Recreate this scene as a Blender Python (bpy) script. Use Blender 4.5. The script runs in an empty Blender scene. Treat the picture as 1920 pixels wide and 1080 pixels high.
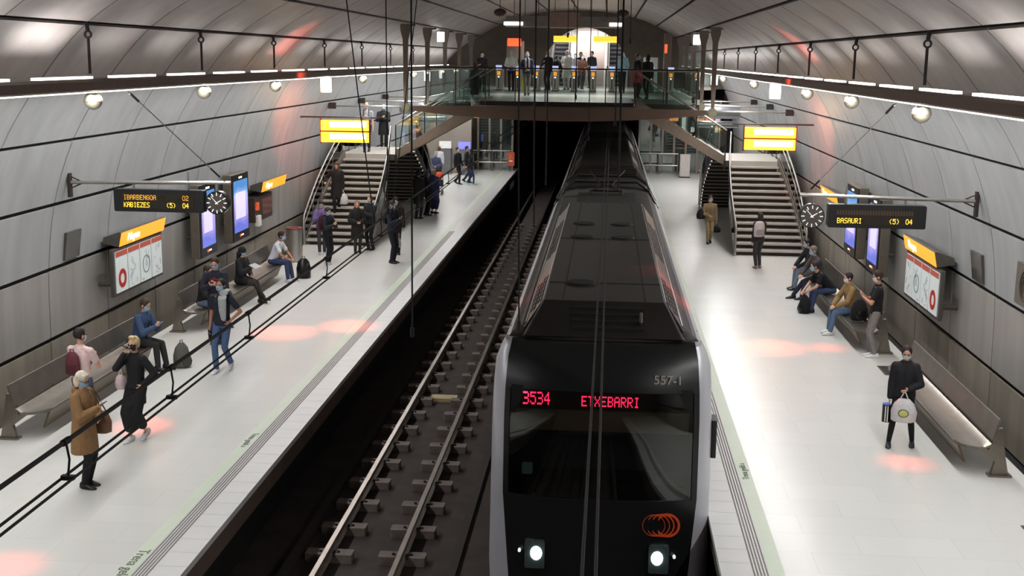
import bpy, bmesh, math, random
from mathutils import Vector, Matrix, noise
random.seed(7)
PI = math.pi
sc = bpy.context.scene
COL = sc.collection

# ---------------------------------------------------------------- camera
def make_camera():
    pi_, ya, ro = 0.18976, -0.07687, 0.01258
    fw = Vector((math.sin(ya)*math.cos(pi_), math.cos(ya)*math.cos(pi_), -math.sin(pi_)))
    r0 = Vector((math.cos(ya), -math.sin(ya), 0)); u0 = r0.cross(fw)
    r = r0*math.cos(ro)+u0*math.sin(ro); u = -r0*math.sin(ro)+u0*math.cos(ro)
    cd = bpy.data.cameras.new('camera'); cam = bpy.data.objects.new('camera', cd); COL.objects.link(cam)
    cd.sensor_width = 36; cd.lens = 2246.48/1920*36; cd.clip_end = 300
    m = Matrix(((r.x, u.x, -fw.x, 1.6135), (r.y, u.y, -fw.y, 0), (r.z, u.z, -fw.z, 5.7968), (0, 0, 0, 1)))
    cam.matrix_world = m
    sc.camera = cam
make_camera()

# ---------------------------------------------------------------- world, exposure, big lights
w = bpy.data.worlds.new('world'); sc.world = w; w.use_nodes = True
w.node_tree.nodes['Background'].inputs[0].default_value = (0.75, 0.72, 0.70, 1)
w.node_tree.nodes['Background'].inputs[1].default_value = 0.02
sc.view_settings.view_transform = 'Standard'; sc.view_settings.look = 'None'
sc.view_settings.gamma = 1; sc.view_settings.exposure = 0.0
sc.view_settings.use_curve_mapping = False

def area(name, loc, rot, sx, sy, power, col=(1, .99, .975), spread=PI):
    d = bpy.data.lights.new(name, 'AREA'); d.shape = 'RECTANGLE'; d.size = sx; d.size_y = sy
    d.energy = power; d.color = col; d.spread = spread
    o = bpy.data.objects.new(name, d); COL.objects.link(o); o.location = loc; o.rotation_euler = rot
    return o
def spot(name, loc, target, power, ang, col, blend=1.0, size=.12):
    d = bpy.data.lights.new(name, 'SPOT'); d.energy = power; d.spot_size = math.radians(ang)
    d.spot_blend = blend; d.color = col; d.shadow_soft_size = size
    o = bpy.data.objects.new(name, d); COL.objects.link(o); o.location = loc
    o.rotation_euler = (Vector(target)-Vector(loc)).to_track_quat('-Z', 'Y').to_euler()
    return o
for s in (-1, 1):
    for y0 in (2, 14, 26, 38, 50):
        yc = y0+6
        # the fluorescent rows carried by the two long light beams: one shines down, one washes the vault
        area('beam_downlight', (s*5.98, yc, 5.17), (0, s*math.radians(-8), 0), .16, 11.8, 330)
        if y0 >= 38: area('beam_uplight', (s*6.0, yc, 5.50), (PI, s*math.radians(18), 0), .2, 11.8, 24)
    for k in range(13):
        # one upward tube per vault ring
        yk = 6.47+2.5*k
        p = {0: 6, 1: 9, 2: 13, 3: 15, 4: 11}.get(k, 2.6) if s < 0 else {0: 5, 1: 6, 2: 8, 3: 8, 4: 4.5}.get(k, 2.6)
        area('tube_uplight', (s*6.0, yk, 5.47), (PI, s*math.radians(14), 0), .1, 1.5, p, spread=math.radians(105))
# lamps of the mezzanine, the stairs hall and the passage beyond
area('mezzanine_lamp', (0, 47, 6.75), (0, 0, 0), 4.5, 1.2, 170, (1, .97, .93))
area('mezzanine_lamp', (0, 57, 6.6), (0, 0, 0), 5, 3, 170, (1, .97, .93))
area('passage_lamp', (.4, 66, 7.6), (0, 0, 0), 2.6, 5, 170, (1, .97, .95))
area('passage_lamp', (.4, 74, 11.4), (0, 0, 0), 2.6, 5, 150, (1, .97, .95))
area('lobby_lamp', (-5.6, 56, 3.9), (0, 0, 0), 2.0, 8, 90)
area('lobby_lamp', (5.6, 56, 3.9), (0, 0, 0), 2.0, 8, 110)
area('added_cab_fill', (1.64, 15.6, 2.0), (0, 0, 0), .8, .3, 5, (1, .9, .75))  # added fill that brightens the cab interior, not a fitting of the train
RED = (1, .10, .05)  # added red spots make the red patches; their real source is unseen
for s in (-1, 1):
    spot('added_red_spot', (s*5.0, 29.5, 5.05), (s*8.0, 36.0, 3.7), 2860, 30, RED)
    spot('added_red_spot', (s*5.1, 26.0, 5.05), (s*5.1, 24.4, 0), 2310, 18, RED)
    spot('added_red_spot', (s*5.3, 29.0, 5.05), (s*6.6, 29.5, 6.4), 143, 87, RED)
spot('added_red_spot', (-4.6, 26.3, 5.05), (-3.9, 25.2, 0), 1815, 17, RED)
spot('added_red_spot', (-5.4, 19.0, 5.05), (-5.6, 17.7, 0), 1320, 13, RED)
spot('added_red_spot', (5.9, 19.0, 5.05), (6.15, 17.3, 0), 990, 11, RED)
spot('added_red_spot', (-5.2, 13.6, 5.05), (-5.1, 12.4, 0), 880, 12, RED)
spot('added_red_spot', (6.0, 25.5, 5.05), (6.25, 24.5, 0), 935, 12, RED)
spot('added_red_spot', (5.2, 21.0, 5.15), (2.62, 18.2, 2.35), 1300, 17, RED)
spot('added_red_spot', (-5.0, 21.0, 5.15), (.66, 18.0, 2.35), 1500, 9, RED)

# ---------------------------------------------------------------- materials
MATS = {}
def mat(name, col, rough=.5, metal=0, vary=.08, scale=6, bump=0, emit=0, ecol=None, streak=False, coat=0, spec=.5, c2=None):
    if name in MATS: return MATS[name]
    m = bpy.data.materials.new(name); m.use_nodes = True; nt = m.node_tree
    b = nt.nodes['Principled BSDF']
    b.inputs['Roughness'].default_value = rough; b.inputs['Metallic'].default_value = metal
    b.inputs['Specular IOR Level'].default_value = spec
    b.inputs['Coat Weight'].default_value = coat
    tc = nt.nodes.new('ShaderNodeTexCoord')
    n = nt.nodes.new('ShaderNodeTexNoise'); n.inputs['Scale'].default_value = scale; n.inputs['Detail'].default_value = 5
    mp = nt.nodes.new('ShaderNodeMapping')
    if streak: mp.inputs['Scale'].default_value = (3.0, 3.0, .22)
    nt.links.new(tc.outputs['Object'], mp.inputs[0]); nt.links.new(mp.outputs[0], n.inputs['Vector'])
    r = nt.nodes.new('ShaderNodeValToRGB')
    lo = [max(0, c*(1-vary)) for c in col]; hi = [min(1, c*(1+vary)) for c in (c2 or col)]
    r.color_ramp.elements[0].color = (*lo, 1); r.color_ramp.elements[1].color = (*hi, 1)
    r.color_ramp.elements[0].position = .32; r.color_ramp.elements[1].position = .68
    nt.links.new(n.outputs['Fac'], r.inputs[0]); nt.links.new(r.outputs[0], b.inputs['Base Color'])
    if bump:
        bp = nt.nodes.new('ShaderNodeBump'); bp.inputs['Strength'].default_value = bump; bp.inputs['Distance'].default_value = .01
        nt.links.new(n.outputs['Fac'], bp.inputs['Height']); nt.links.new(bp.outputs[0], b.inputs['Normal'])
    if emit:
        b.inputs['Emission Color'].default_value = (*(ecol or col), 1); b.inputs['Emission Strength'].default_value = emit
    MATS[name] = m
    return m
def glass(name, tint=(.80, .90, .87), rough=.02, alpha=.18):
    if name in MATS: return MATS[name]
    m = bpy.data.materials.new(name); m.use_nodes = True; nt = m.node_tree
    for x in list(nt.nodes): nt.nodes.remove(x)
    out = nt.nodes.new('ShaderNodeOutputMaterial'); mx = nt.nodes.new('ShaderNodeMixShader')
    tr = nt.nodes.new('ShaderNodeBsdfTransparent'); tr.inputs[0].default_value = (*tint, 1)
    gl = nt.nodes.new('ShaderNodeBsdfGlossy'); gl.inputs['Roughness'].default_value = rough
    fr = nt.nodes.new('ShaderNodeFresnel'); fr.inputs[0].default_value = 1.45
    ns = nt.nodes.new('ShaderNodeTexNoise'); ns.inputs['Scale'].default_value = 1.5
    mm = nt.nodes.new('ShaderNodeMath'); mm.operation = 'MULTIPLY_ADD'; mm.inputs[1].default_value = .05; mm.inputs[2].default_value = alpha*.3
    nt.links.new(ns.outputs['Fac'], mm.inputs[0])
    ad = nt.nodes.new('ShaderNodeMath'); ad.operation = 'ADD'
    nt.links.new(fr.outputs[0], ad.inputs[0]); nt.links.new(mm.outputs[0], ad.inputs[1])
    nt.links.new(ad.outputs[0], mx.inputs[0]); nt.links.new(tr.outputs[0], mx.inputs[1]); nt.links.new(gl.outputs[0], mx.inputs[2])
    nt.links.new(mx.outputs[0], out.inputs[0]); MATS[name] = m
    return m
def srgb(r, g, b):
    f = lambda c: (c/255/12.92) if c <= 10 else ((c/255+.055)/1.055)**2.4
    return (f(r), f(g), f(b))

# ---------------------------------------------------------------- mesh helpers
class MB:
    def __init__(s): s.v = []; s.f = []; s.mi = []; s.m = 0
    def add(s, vs, fs):
        o = len(s.v); s.v += [Vector(v) for v in vs]; s.f += [tuple(i+o for i in f) for f in fs]; s.mi += [s.m]*len(fs); return s
    def box(s, x0, y0, z0, x1, y1, z1, M=None):
        vs = [Vector((x, y, z)) for z in (z0, z1) for y in (y0, y1) for x in (x0, x1)]
        if M is not None: vs = [M @ v for v in vs]
        return s.add(vs, [(0, 2, 3, 1), (4, 5, 7, 6), (0, 1, 5, 4), (2, 6, 7, 3), (0, 4, 6, 2), (1, 3, 7, 5)])
    def rbox(s, x0, y0, z0, x1, y1, z1, r=.02, n=3, M=None, axis='Z'):
        # box with rounded edges around one axis
        def rr(a0, b0, a1, b1):
            p = []
            for cx, cy, st in ((a1-r, b1-r, 0), (a0+r, b1-r, 1), (a0+r, b0+r, 2), (a1-r, b0+r, 3)):
                for k in range(n+1):
                    t = (st+k/n)*PI/2; p.append((cx+r*math.cos(t), cy+r*math.sin(t)))
            return p
        if axis == 'Z': P = rr(x0, y0, x1, y1); A = [(x, y, z0) for x, y in P]; B = [(x, y, z1) for x, y in P]
        elif axis == 'Y': P = rr(x0, z0, x1, z1); A = [(x, y1, z) for x, z in P]; B = [(x, y0, z) for x, z in P]
        else: P = rr(y0, z0, y1, z1); A = [(x0, y, z) for y, z in P]; B = [(x1, y, z) for y, z in P]
        k = len(P); vs = [Vector(v) for v in A+B]
        if M is not None: vs = [M @ v for v in vs]
        return s.add(vs, [tuple(range(k-1, -1, -1)), tuple(range(k, 2*k))]+[(i, (i+1) % k, k+(i+1) % k, k+i) for i in range(k)])
    def loft(s, rings, cap=True):
        o = []; n = len(rings[0])
        vs = [v for r in rings for v in r]; fs = []
        for j in range(len(rings)-1):
            for i in range(n):
                a = j*n+i; b = j*n+(i+1) % n; fs.append((a, b, b+n, a+n))
        if cap: fs += [tuple(range(n-1, -1, -1)), tuple(range((len(rings)-1)*n, len(rings)*n))]
        return s.add(vs, fs)
    def tube(s, pts, r, n=8, cap=True):
        pts = [Vector(p) for p in pts]; R = r if isinstance(r, (list, tuple)) else [r]*len(pts)
        rings = []; prev = None
        for i, p in enumerate(pts):
            t = (pts[min(i+1, len(pts)-1)]-pts[max(i-1, 0)])
            if t.length < 1e-9: t = Vector((0, 0, 1))
            t.normalize()
            if prev is None: a = t.orthogonal().normalized()
            else:
                a = prev-t*prev.dot(t); a = a.normalized() if a.length > 1e-6 else t.orthogonal().normalized()
            prev = a; b = t.cross(a)
            rings.append([p+(a*math.cos(k*2*PI/n)+b*math.sin(k*2*PI/n))*R[i] for k in range(n)])
        return s.loft(rings, cap)
    def capsule(s, p0, r0, p1, r1, n=10):
        p0 = Vector(p0); p1 = Vector(p1); d = p1-p0
        if d.length < 1e-6: d = Vector((0, 0, 1e-3))
        u = d.normalized()
        pts = [p0-u*r0*.98, p0-u*r0*.75, p0-u*r0*.35, p0, p1, p1+u*r1*.35, p1+u*r1*.75, p1+u*r1*.98]
        return s.tube(pts, [r0*.18, r0*.66, r0*.94, r0, r1, r1*.94, r1*.66, r1*.18], n)
    def ball(s, c, rx, ry=None, rz=None, n=14, m=9, M=None):
        ry = ry or rx; rz = rz or rx; c = Vector(c); vs = []; fs = []
        for j in range(m+1):
            t = PI*j/m
            for i in range(n):
                a = 2*PI*i/n
                v = Vector((rx*math.sin(t)*math.cos(a), ry*math.sin(t)*math.sin(a), rz*math.cos(t)))
                if M is not None: v = M @ v
                vs.append(c+v)
        for j in range(m):
            for i in range(n):
                a = j*n+i; b = j*n+(i+1) % n
                fs.append((a, a+n, b+n, b))
        return s.add(vs, fs)
    def cyl(s, p0, p1, r, n=16, r1=None): return s.tube([p0, p1], [r, r if r1 is None else r1], n)
    def disc_ring(s, c, ax, up, r0, r1, t, n=32):
        # flat ring of thickness t, normal ax
        ax = Vector(ax).normalized(); up = Vector(up).normalized(); sd = ax.cross(up); c = Vector(c)
        R = []
        for k in range(n):
            d = up*math.cos(2*PI*k/n)+sd*math.sin(2*PI*k/n)
            R.append([c+d*r0, c+d*r1, c+d*r1+ax*t, c+d*r0+ax*t])
        vs = [v for q in R for v in q]; fs = []
        for k in range(n):
            a = 4*k; b = 4*((k+1) % n)
            for e in range(4): fs.append((a+e, a+(e+1) % 4, b+(e+1) % 4, b+e))
        return s.add(vs, fs)

ROOTM = {}
def link(name, me, m, parent=None, smooth=False, mats=None, autosm=False):
    for mm in (mats or [m]): me.materials.append(mm)
    o = bpy.data.objects.new(name, me); COL.objects.link(o)
    if parent is not None:
        M = ROOTM.get(parent.name)
        if M is None: M = Matrix.Identity(4)
        me.transform(M.inverted()); o.parent = parent; ROOTM[o.name] = M
    if smooth: me.shade_smooth()
    return o
def build(mb, name, m, parent=None, smooth=False, bevel=0):
    me = bpy.data.meshes.new(name); me.from_pydata(mb.v, [], mb.f)
    mats = m if isinstance(m, (list, tuple)) else [m]
    if len(mats) > 1:
        for p, i in zip(me.polygons, mb.mi): p.material_index = i
    bm = bmesh.new(); bm.from_mesh(me); bmesh.ops.recalc_face_normals(bm, faces=bm.faces)
    if bevel:
        bmesh.ops.bevel(bm, geom=[e for e in bm.edges if len(e.link_faces) == 2 and e.calc_face_angle(0) > .6], offset=bevel, segments=2, affect='EDGES', profile=.5)
    bm.to_mesh(me); bm.free(); me.update()
    o = link(name, me, None, parent, False, list(mats))
    if smooth:
        me.shade_smooth()
        try: me.set_sharp_from_angle(angle=math.radians(smooth if smooth is not True else 50))
        except Exception: pass
    return o
def tag(o, label, cat, group=None):
    o['label'] = label; o['category'] = cat
    if group: o['group'] = group
    return o
def thing(name, label, cat, loc=(0, 0, 0), rotz=0, group=None):
    o = bpy.data.objects.new(name, None); COL.objects.link(o); o.empty_display_size = .1
    o.location = loc; o.rotation_euler = (0, 0, rotz)
    ROOTM[o.name] = Matrix.Translation(Vector(loc)) @ Matrix.Rotation(rotz, 4, 'Z')
    return tag(o, label, cat, group)
def struct(o): o['kind'] = 'structure'; return o
def dup(root, loc, rotz=None, label=None, group=None, scale=None):
    r = root.copy(); COL.objects.link(r); r.location = loc
    if rotz is not None: r.rotation_euler = (0, 0, rotz)
    if label: r['label'] = label
    if group: r['group'] = group
    if scale: r.scale = scale
    for ch in list(root.children):
        c = ch.copy(); COL.objects.link(c); c.parent = r
        for g in list(ch.children):
            d = g.copy(); COL.objects.link(d); d.parent = c
    return r
def text_mesh(txt, size, M, name, m, parent=None, depth=.002, align='LEFT'):
    cu = bpy.data.curves.new(name, 'FONT'); cu.body = txt; cu.size = size; cu.extrude = depth; cu.align_x = align; cu.align_y = 'CENTER'
    t = bpy.data.objects.new(name+'_t', cu); COL.objects.link(t)
    dg = bpy.context.evaluated_depsgraph_get()
    me = bpy.data.meshes.new_from_object(t.evaluated_get(dg)); bpy.data.objects.remove(t)
    me.transform(M); me.materials.clear()
    return link(name, me, m, parent)
FONT = {'A': '01110 10001 10001 11111 10001 10001 10001', 'B': '11110 10001 10001 11110 10001 10001 11110', 'E': '11111 10000 10000 11110 10000 10000 11111',
 'G': '01110 10001 10000 10111 10001 10001 01110', 'I': '01110 00100 00100 00100 00100 00100 01110', 'K': '10001 10010 10100 11000 10100 10010 10001',
 'N': '10001 11001 10101 10101 10011 10001 10001', 'O': '01110 10001 10001 10001 10001 10001 01110', 'R': '11110 10001 10001 11110 10100 10010 10001',
 'S': '01111 10000 10000 01110 00001 00001 11110', 'T': '11111 00100 00100 00100 00100 00100 00100', 'U': '10001 10001 10001 10001 10001 10001 01110',
 'X': '10001 10001 01010 00100 01010 10001 10001', 'Z': '11111 00001 00010 00100 01000 10000 11111', '0': '01110 10001 10001 10001 10001 10001 01110',
 '2': '01110 10001 00001 00110 01000 10000 11111', '3': '11110 00001 00001 01110 00001 00001 11110', '4': '00010 00110 01010 10010 11111 00010 00010',
 '5': '11111 10000 11110 00001 00001 10001 01110', '(': '00010 00100 01000 01000 01000 00100 00010', ')': '01000 00100 00010 00010 00010 00100 01000'}
def led(mb, txt, org, ux, uz, p, nrm, t=.004):
    # dot-matrix letters: org = top-left corner, p = dot pitch
    org = Vector(org); ux = Vector(ux); uz = Vector(uz); nrm = Vector(nrm); x = 0
    for ch in txt:
        if ch in FONT:
            for r, row in enumerate(FONT[ch].split()):
                for c, b in enumerate(row):
                    if b == '1':
                        o = org+ux*((x+c)*p)-uz*(r*p); d = p*.86
                        a = [o, o+ux*d, o+ux*d-uz*d, o-uz*d]
                        mb.add(a+[q+nrm*t for q in a], [(0, 1, 2, 3), (7, 6, 5, 4), (0, 4, 5, 1), (1, 5, 6, 2), (2, 6, 7, 3), (3, 7, 4, 0)])
        x += 6
    return mb

# base colours
M_conc = mat('vault_concrete', srgb(155, 157, 158), .42, 0, .10, .9, .05, streak=True)
M_conc_mid = mat('wall_concrete', srgb(152, 149, 144), .42, 0, .12, .9, .05, streak=True)
M_conc_low = mat('stained_concrete', srgb(134, 126, 114), .45, 0, .24, .8, .05, streak=True)
M_black = mat('joint_black', (.004, .004, .004), .8)
M_frame = mat('dark_steel', srgb(54, 47, 44), .5, .3)
M_steel = mat('brushed_steel', srgb(176, 172, 166), .33, .85, .08, 20)
M_bench = mat('bench_steel', srgb(134, 127, 118), .30, .75, .10, 4)
M_bronze = mat('bronze_steel', srgb(116, 98, 88), .5, .1)
M_whiteglow = mat('tube_glow', (1, .98, .94), .5, emit=2.6, ecol=(1, .97, .92), vary=0)
M_glass = glass('balustrade_glass', (.90, .96, .94))
M_wire = mat('black_cable', (.006, .006, .006), .6)
M_orange = mat('orange_lit_panel', (1, .36, .02), .4, emit=1.15, ecol=(1, .30, .015), vary=0)
M_yellow = mat('yellow_lit_panel', (1, .62, .05), .4, emit=1.35, ecol=(1, .52, .04), vary=0)
M_whitetext = mat('lit_white_text', (1, 1, .9), .4, emit=2.2, ecol=(1, .95, .7), vary=0)
M_blackp = mat('black_plastic', (.012, .012, .013), .3)

# ---------------------------------------------------------------- vault
PROF = [(8.14, -.3), (8.12, .774), (8.08, 2.03), (7.91, 3.19), (7.51, 4.32), (6.87, 5.32), (6.06, 6.22), (4.98, 6.905), (3.96, 7.457), (2.87, 7.86), (1.45, 8.13), (0, 8.2)]
def cr(i, t):
    P = PROF+[(-1.45, 8.13)]
    p1 = Vector(P[i]); p2 = Vector(P[i+1]); p0 = Vector(P[i-1]) if i > 0 else p1*2-p2; p3 = Vector(P[i+2]) if i+2 < len(P) else p2*2-p1
    return .5*((2*p1)+(p2-p0)*t+(2*p0-5*p1+4*p2-p3)*t*t+(3*p1-p0-3*p2+p3)*t**3)
Y0, Y1, RING = -5.0, 62.5, 2.5
def vault(name, s, segs, mats):
    mb = MB()
    for i in segs:
        mb.m = 0 if i == 0 else (1 if i == 1 else 2)
        gap = .042
        L = (Vector(PROF[i+1])-Vector(PROF[i])).length; e = gap/L
        cs = [cr(i, e+(1-2*e)*k/4) for k in range(5)]
        nr = []
        for k in range(5):
            t = (cs[min(k+1, 4)]-cs[max(k-1, 0)]).normalized(); nr.append(Vector((t.y, -t.x)))
        y = Y0
        while y < Y1-.01:
            ya, yb = y+.022, y+RING-.022
            ins = [[(s*c.x, ya, c.y) for c in cs], [(s*c.x, yb, c.y) for c in cs]]
            outs = [[(s*(c.x+n.x*.05), ya, c.y+n.y*.05) for c, n in zip(cs, nr)], [(s*(c.x+n.x*.05), yb, c.y+n.y*.05) for c, n in zip(cs, nr)]]
            vs = ins[0]+ins[1]+outs[0]+outs[1]; fs = []
            for k in range(4): fs += [(k, k+1, 6+k, 5+k), (k, 10+k, 11+k, k+1), (5+k, 6+k, 16+k, 15+k)]
            fs += [(0, 5, 15, 10), (4, 14, 19, 9)]
            mb.add(vs, fs); y += RING
    return struct(build(mb, name, mats, smooth=30))
WM = [M_conc_low, M_conc_mid, M_conc]
vault('wall_left', -1, range(0, 5), WM); vault('wall_right', 1, range(0, 5), WM)
WC = [M_conc_low, M_conc_mid, mat('shaded_ceiling_concrete', srgb(156, 148, 144), .45, 0, .10, .9, .05, streak=True)]  # same concrete as the walls, browned to paint in the vault's dim light
vault('ceiling', -1, range(5, 11), WC); vault('ceiling', 1, range(5, 11), WC)
mb = MB()
for s in (-1, 1):
    pts = [(s*(x+.06*(x/8.2)), z+.06*(z/8.2)) for x, z in PROF]
    for i in range(len(pts)-1):
        (a, b), (c, d) = pts[i], pts[i+1]
        mb.add([(a, Y0-.2, b), (c, Y0-.2, d), (c, Y1+.2, d), (a, Y1+.2, b)], [(0, 1, 2, 3)])
struct(build(mb, 'wall_backing', M_black))
# end wall beyond the vault with the arched passage opening; back wall behind the viewpoint
M_end = mat('end_wall_concrete', srgb(96, 88, 80), .6, 0, .12, 2)
def arch_pts(n=24, cx=.42, z0=4.35, rx=2.35, rz=3.0):
    return [(cx+rx*math.cos(PI*k/n), z0+rz*math.sin(PI*k/n)**.9) for k in range(n+1)]
mb = MB(); A = arch_pts()
out = [(cx_, z_) for cx_, z_ in [(8.3*math.cos(PI*k/24), 4.35+3.95*math.sin(PI*k/24)) for k in range(25)]]
for k in range(24):
    q = [A[k], A[k+1], out[k+1], out[k]]
    mb.add([(x, 62.55, z) for x, z in q]+[(x, 62.95, z) for x, z in q], [(0, 1, 2, 3), (7, 6, 5, 4), (0, 4, 5, 1)])
struct(build(mb, 'wall_end', M_end))
mb = MB(); mb.box(-8.4, -5.6, -1.4, 8.4, -5.3, 8.5); struct(build(mb, 'wall_back', M_end))

# ---------------------------------------------------------------- platforms and track bed
def floor_mat():
    m = bpy.data.materials.new('polished_stone'); m.use_nodes = True; nt = m.node_tree; b = nt.nodes['Principled BSDF']
    tc = nt.nodes.new('ShaderNodeTexCoord'); br = nt.nodes.new('ShaderNodeTexBrick'); br.offset = .5
    br.inputs['Color1'].default_value = (*srgb(222, 222, 218), 1); br.inputs['Color2'].default_value = (*srgb(218, 218, 214), 1)
    br.inputs['Mortar'].default_value = (*srgb(208, 207, 203), 1); br.inputs['Scale'].default_value = 1
    br.inputs['Mortar Size'].default_value = .004; br.inputs['Brick Width'].default_value = 1.2; br.inputs['Row Height'].default_value = .6
    n = nt.nodes.new('ShaderNodeTexNoise'); n.inputs['Scale'].default_value = .7; n.inputs['Detail'].default_value = 6
    r = nt.nodes.new('ShaderNodeMapRange'); r.inputs[3].default_value = .27; r.inputs[4].default_value = .27
    nt.links.new(tc.outputs['Object'], br.inputs[0]); nt.links.new(tc.outputs['Object'], n.inputs['Vector'])
    nt.links.new(br.outputs[0], b.inputs['Base Color']); b.inputs['Roughness'].default_value = .27
    return m
M_floor = floor_mat()
M_tile = mat('edge_tile', srgb(212, 212, 212), .35, 0, .03, 3)
M_green = mat('green_strip', srgb(206, 218, 198), .4, 0, .03, 2)
M_tact = mat('tactile_ridge', srgb(128, 120, 118), .5, 0, .1, 30)
M_lip = mat('platform_lip', srgb(92, 76, 66), .7, 0, .2, 2)
M_bed = mat('track_bed', srgb(62, 53, 50), .85, 0, .25, 2.5, .2)
M_dark = mat('pit_dark', srgb(26, 23, 21), .85, 0, .2, 2)
for s, nm in ((-1, 'floor'), (1, 'floor')):
    f = lambda a, b: (min(s*a, s*b), max(s*a, s*b))
    mb = MB(); x = f(3.80, 7.72); mb.box(x[0], -5, -.25, x[1], 64, 0); struct(build(mb, 'floor', M_floor))
    mb = MB(); x = f(3.62, 3.80)
    mb.box(x[0], -5, -.25, x[1]-.0, 64, .001); struct(build(mb, 'trim_1', M_green))
    mb = MB(); x = f(3.42, 3.62); mb.box(x[0], -5, -.25, x[1], 64, -.001); o = struct(build(mb, 'trim_2', M_tile))
    mb = MB()
    for k in range(5):
        xa = s*(3.435+k*.038); y = 4.0
        while y < 40:
            st = .045 if y < 22 else .18
            ln = .03 if y < 22 else .15
            mb.box(min(xa, xa+s*.018), y, -.002, max(xa, xa+s*.018), y+ln, .004); y += st
    for yy in ():
        pass
    struct(build(mb, 'trim_3', M_tact))
    mb = MB(); y = -5
    while y < 64:
        x = f(3.06, 3.42); mb.box(x[0], y+.003, -.08, x[1], y+.397, 0); y += .4
    struct(build(mb, 'floor_edge', M_tile))
    mb = MB(); x = f(3.10, 3.42); mb.box(x[0], -5, -.38, x[1], 64, -.08); struct(build(mb, 'trim_4', M_lip))
    mb = MB(); x = f(3.5, 3.75); mb.box(x[0], -5, -1.5, x[1], 64, -.25); struct(build(mb, 'wall_pit', M_dark))
    mb = MB(); x = f(7.72, 8.3); mb.box(x[0], -5, -.5, x[1], 64, -.3); struct(build(mb, 'trim_5', M_black))
mb = MB(); mb.box(-3.6, -5, -1.6, 3.6, 95, -1.36); struct(build(mb, 'floor_trackbed', M_bed))
mb = MB(); mb.box(-2.75, -5, -1.36, -2.62, 95, -1.22); mb.box(-.45, -5, -1.36, -.33, 95, -1.30); mb.box(.33, -5, -1.36, .45, 95, -1.30)
struct(build(mb, 'trim_6', mat('trough_concrete', srgb(50, 44, 40), .8)))
# lettering on the safety strip
M_letter = mat('strip_lettering', srgb(98, 108, 92), .6)
lp = tag(text_mesh('Trena geldi a', .19, Matrix.Translation((-3.72, 13.02, .004)) @ Matrix.Rotation(-PI/2, 4, 'Z'), 'floor_lettering', M_letter, depth=.001),
    'grey-green words on the pale strip of the empty track platform, at its near end', 'lettering')
lp2 = tag(text_mesh('Trena geldi a', .13, Matrix.Translation((-3.71, 17.55, .004)) @ Matrix.Rotation(-PI/2, 4, 'Z'), 'floor_lettering', M_letter, depth=.001),
    'faint words on the pale strip, beyond the first ones, beside the empty track', 'lettering')
lp3 = tag(text_mesh('Trena geldi a', .13, Matrix.Translation((3.71, 16.3, .004)) @ Matrix.Rotation(PI/2, 4, 'Z') @ Matrix.Translation((0, 0, 0)), 'floor_lettering', M_letter, depth=.001),
    'faint words on the pale strip along the train', 'lettering')

# rails and their supports
def rail(x, label):
    mb = MB()
    pr = [(-.07, -1.27), (.07, -1.27), (.07, -1.255), (.012, -1.235), (.012, -1.165), (.036, -1.155), (.036, -1.12), (-.036, -1.12), (-.036, -1.155), (-.012, -1.165), (-.012, -1.235), (-.07, -1.255)]
    mb.loft([[Vector((x+a, y, z)) for a, z in pr] for y in (-4, 95)])
    return tag(build(mb, 'rail', mat('rail_steel', srgb(150, 138, 130), .3, .8, .1, 3)), label, 'rail', 'rails')
rail(-2.21, 'steel rail of the empty track beside the platform wall'); rail(-1.15, 'steel rail of the empty track on the side of the train')
rail(1.09, 'steel rail under the train, on the side of the empty track'); rail(2.17, 'steel rail under the train beside its platform')
M_block = mat('block_concrete', srgb(118, 108, 102), .8, 0, .15, 6)
def block():
    t = thing('rail_support', 'concrete block with steel clips carrying the empty track rail beside the platform wall', 'rail support', (-2.21, 8, -1.36), 0, 'rail supports by the platform wall')
    T = Matrix.Translation((-2.21, 8, -1.36))
    for xa, xb in ((-.34, -.085), (.085, .34)):
        mb = MB(); mb.rbox(xa, -.1, 0, xb, .12, .13, .02, 2, T); build(mb, 'block', M_block, t)
    mb = MB(); mb.box(-2.31, 7.9, -1.36, -2.11, 8.12, -1.27); build(mb, 'base_plate', M_block, t)
    for a in (-1, 1):
        mb = MB(); mb.cyl((-2.21+a*.13, 8, -1.24), (-2.21+a*.13, 8, -1.20), .022, 8); mb.box(-2.21+a*.09-.04, 7.97, -1.24, -2.21+a*.09+.04, 8.03, -1.222)
        build(mb, 'clip', mat('clip_steel', srgb(60, 52, 50), .5, .6), t)
    return t
blk = block(); k = 0
for y in range(8, 52):
    if y > 8: dup(blk, (-2.21, y, -1.36))
for y in range(8, 52):
    dup(blk, (-1.15, y, -1.36), label='concrete block with steel clips carrying the empty track rail on the side of the train', group='rail supports on the train side')
mb = MB(); mb.rbox(-1.95, 24.2, -1.36, -1.4, 24.5, -1.28, .03)
tag(build(mb, 'track_beacon', mat('beacon', srgb(196, 176, 132), .6)), 'small pale yellow plate lying between the empty rails', 'track beacon')

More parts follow.
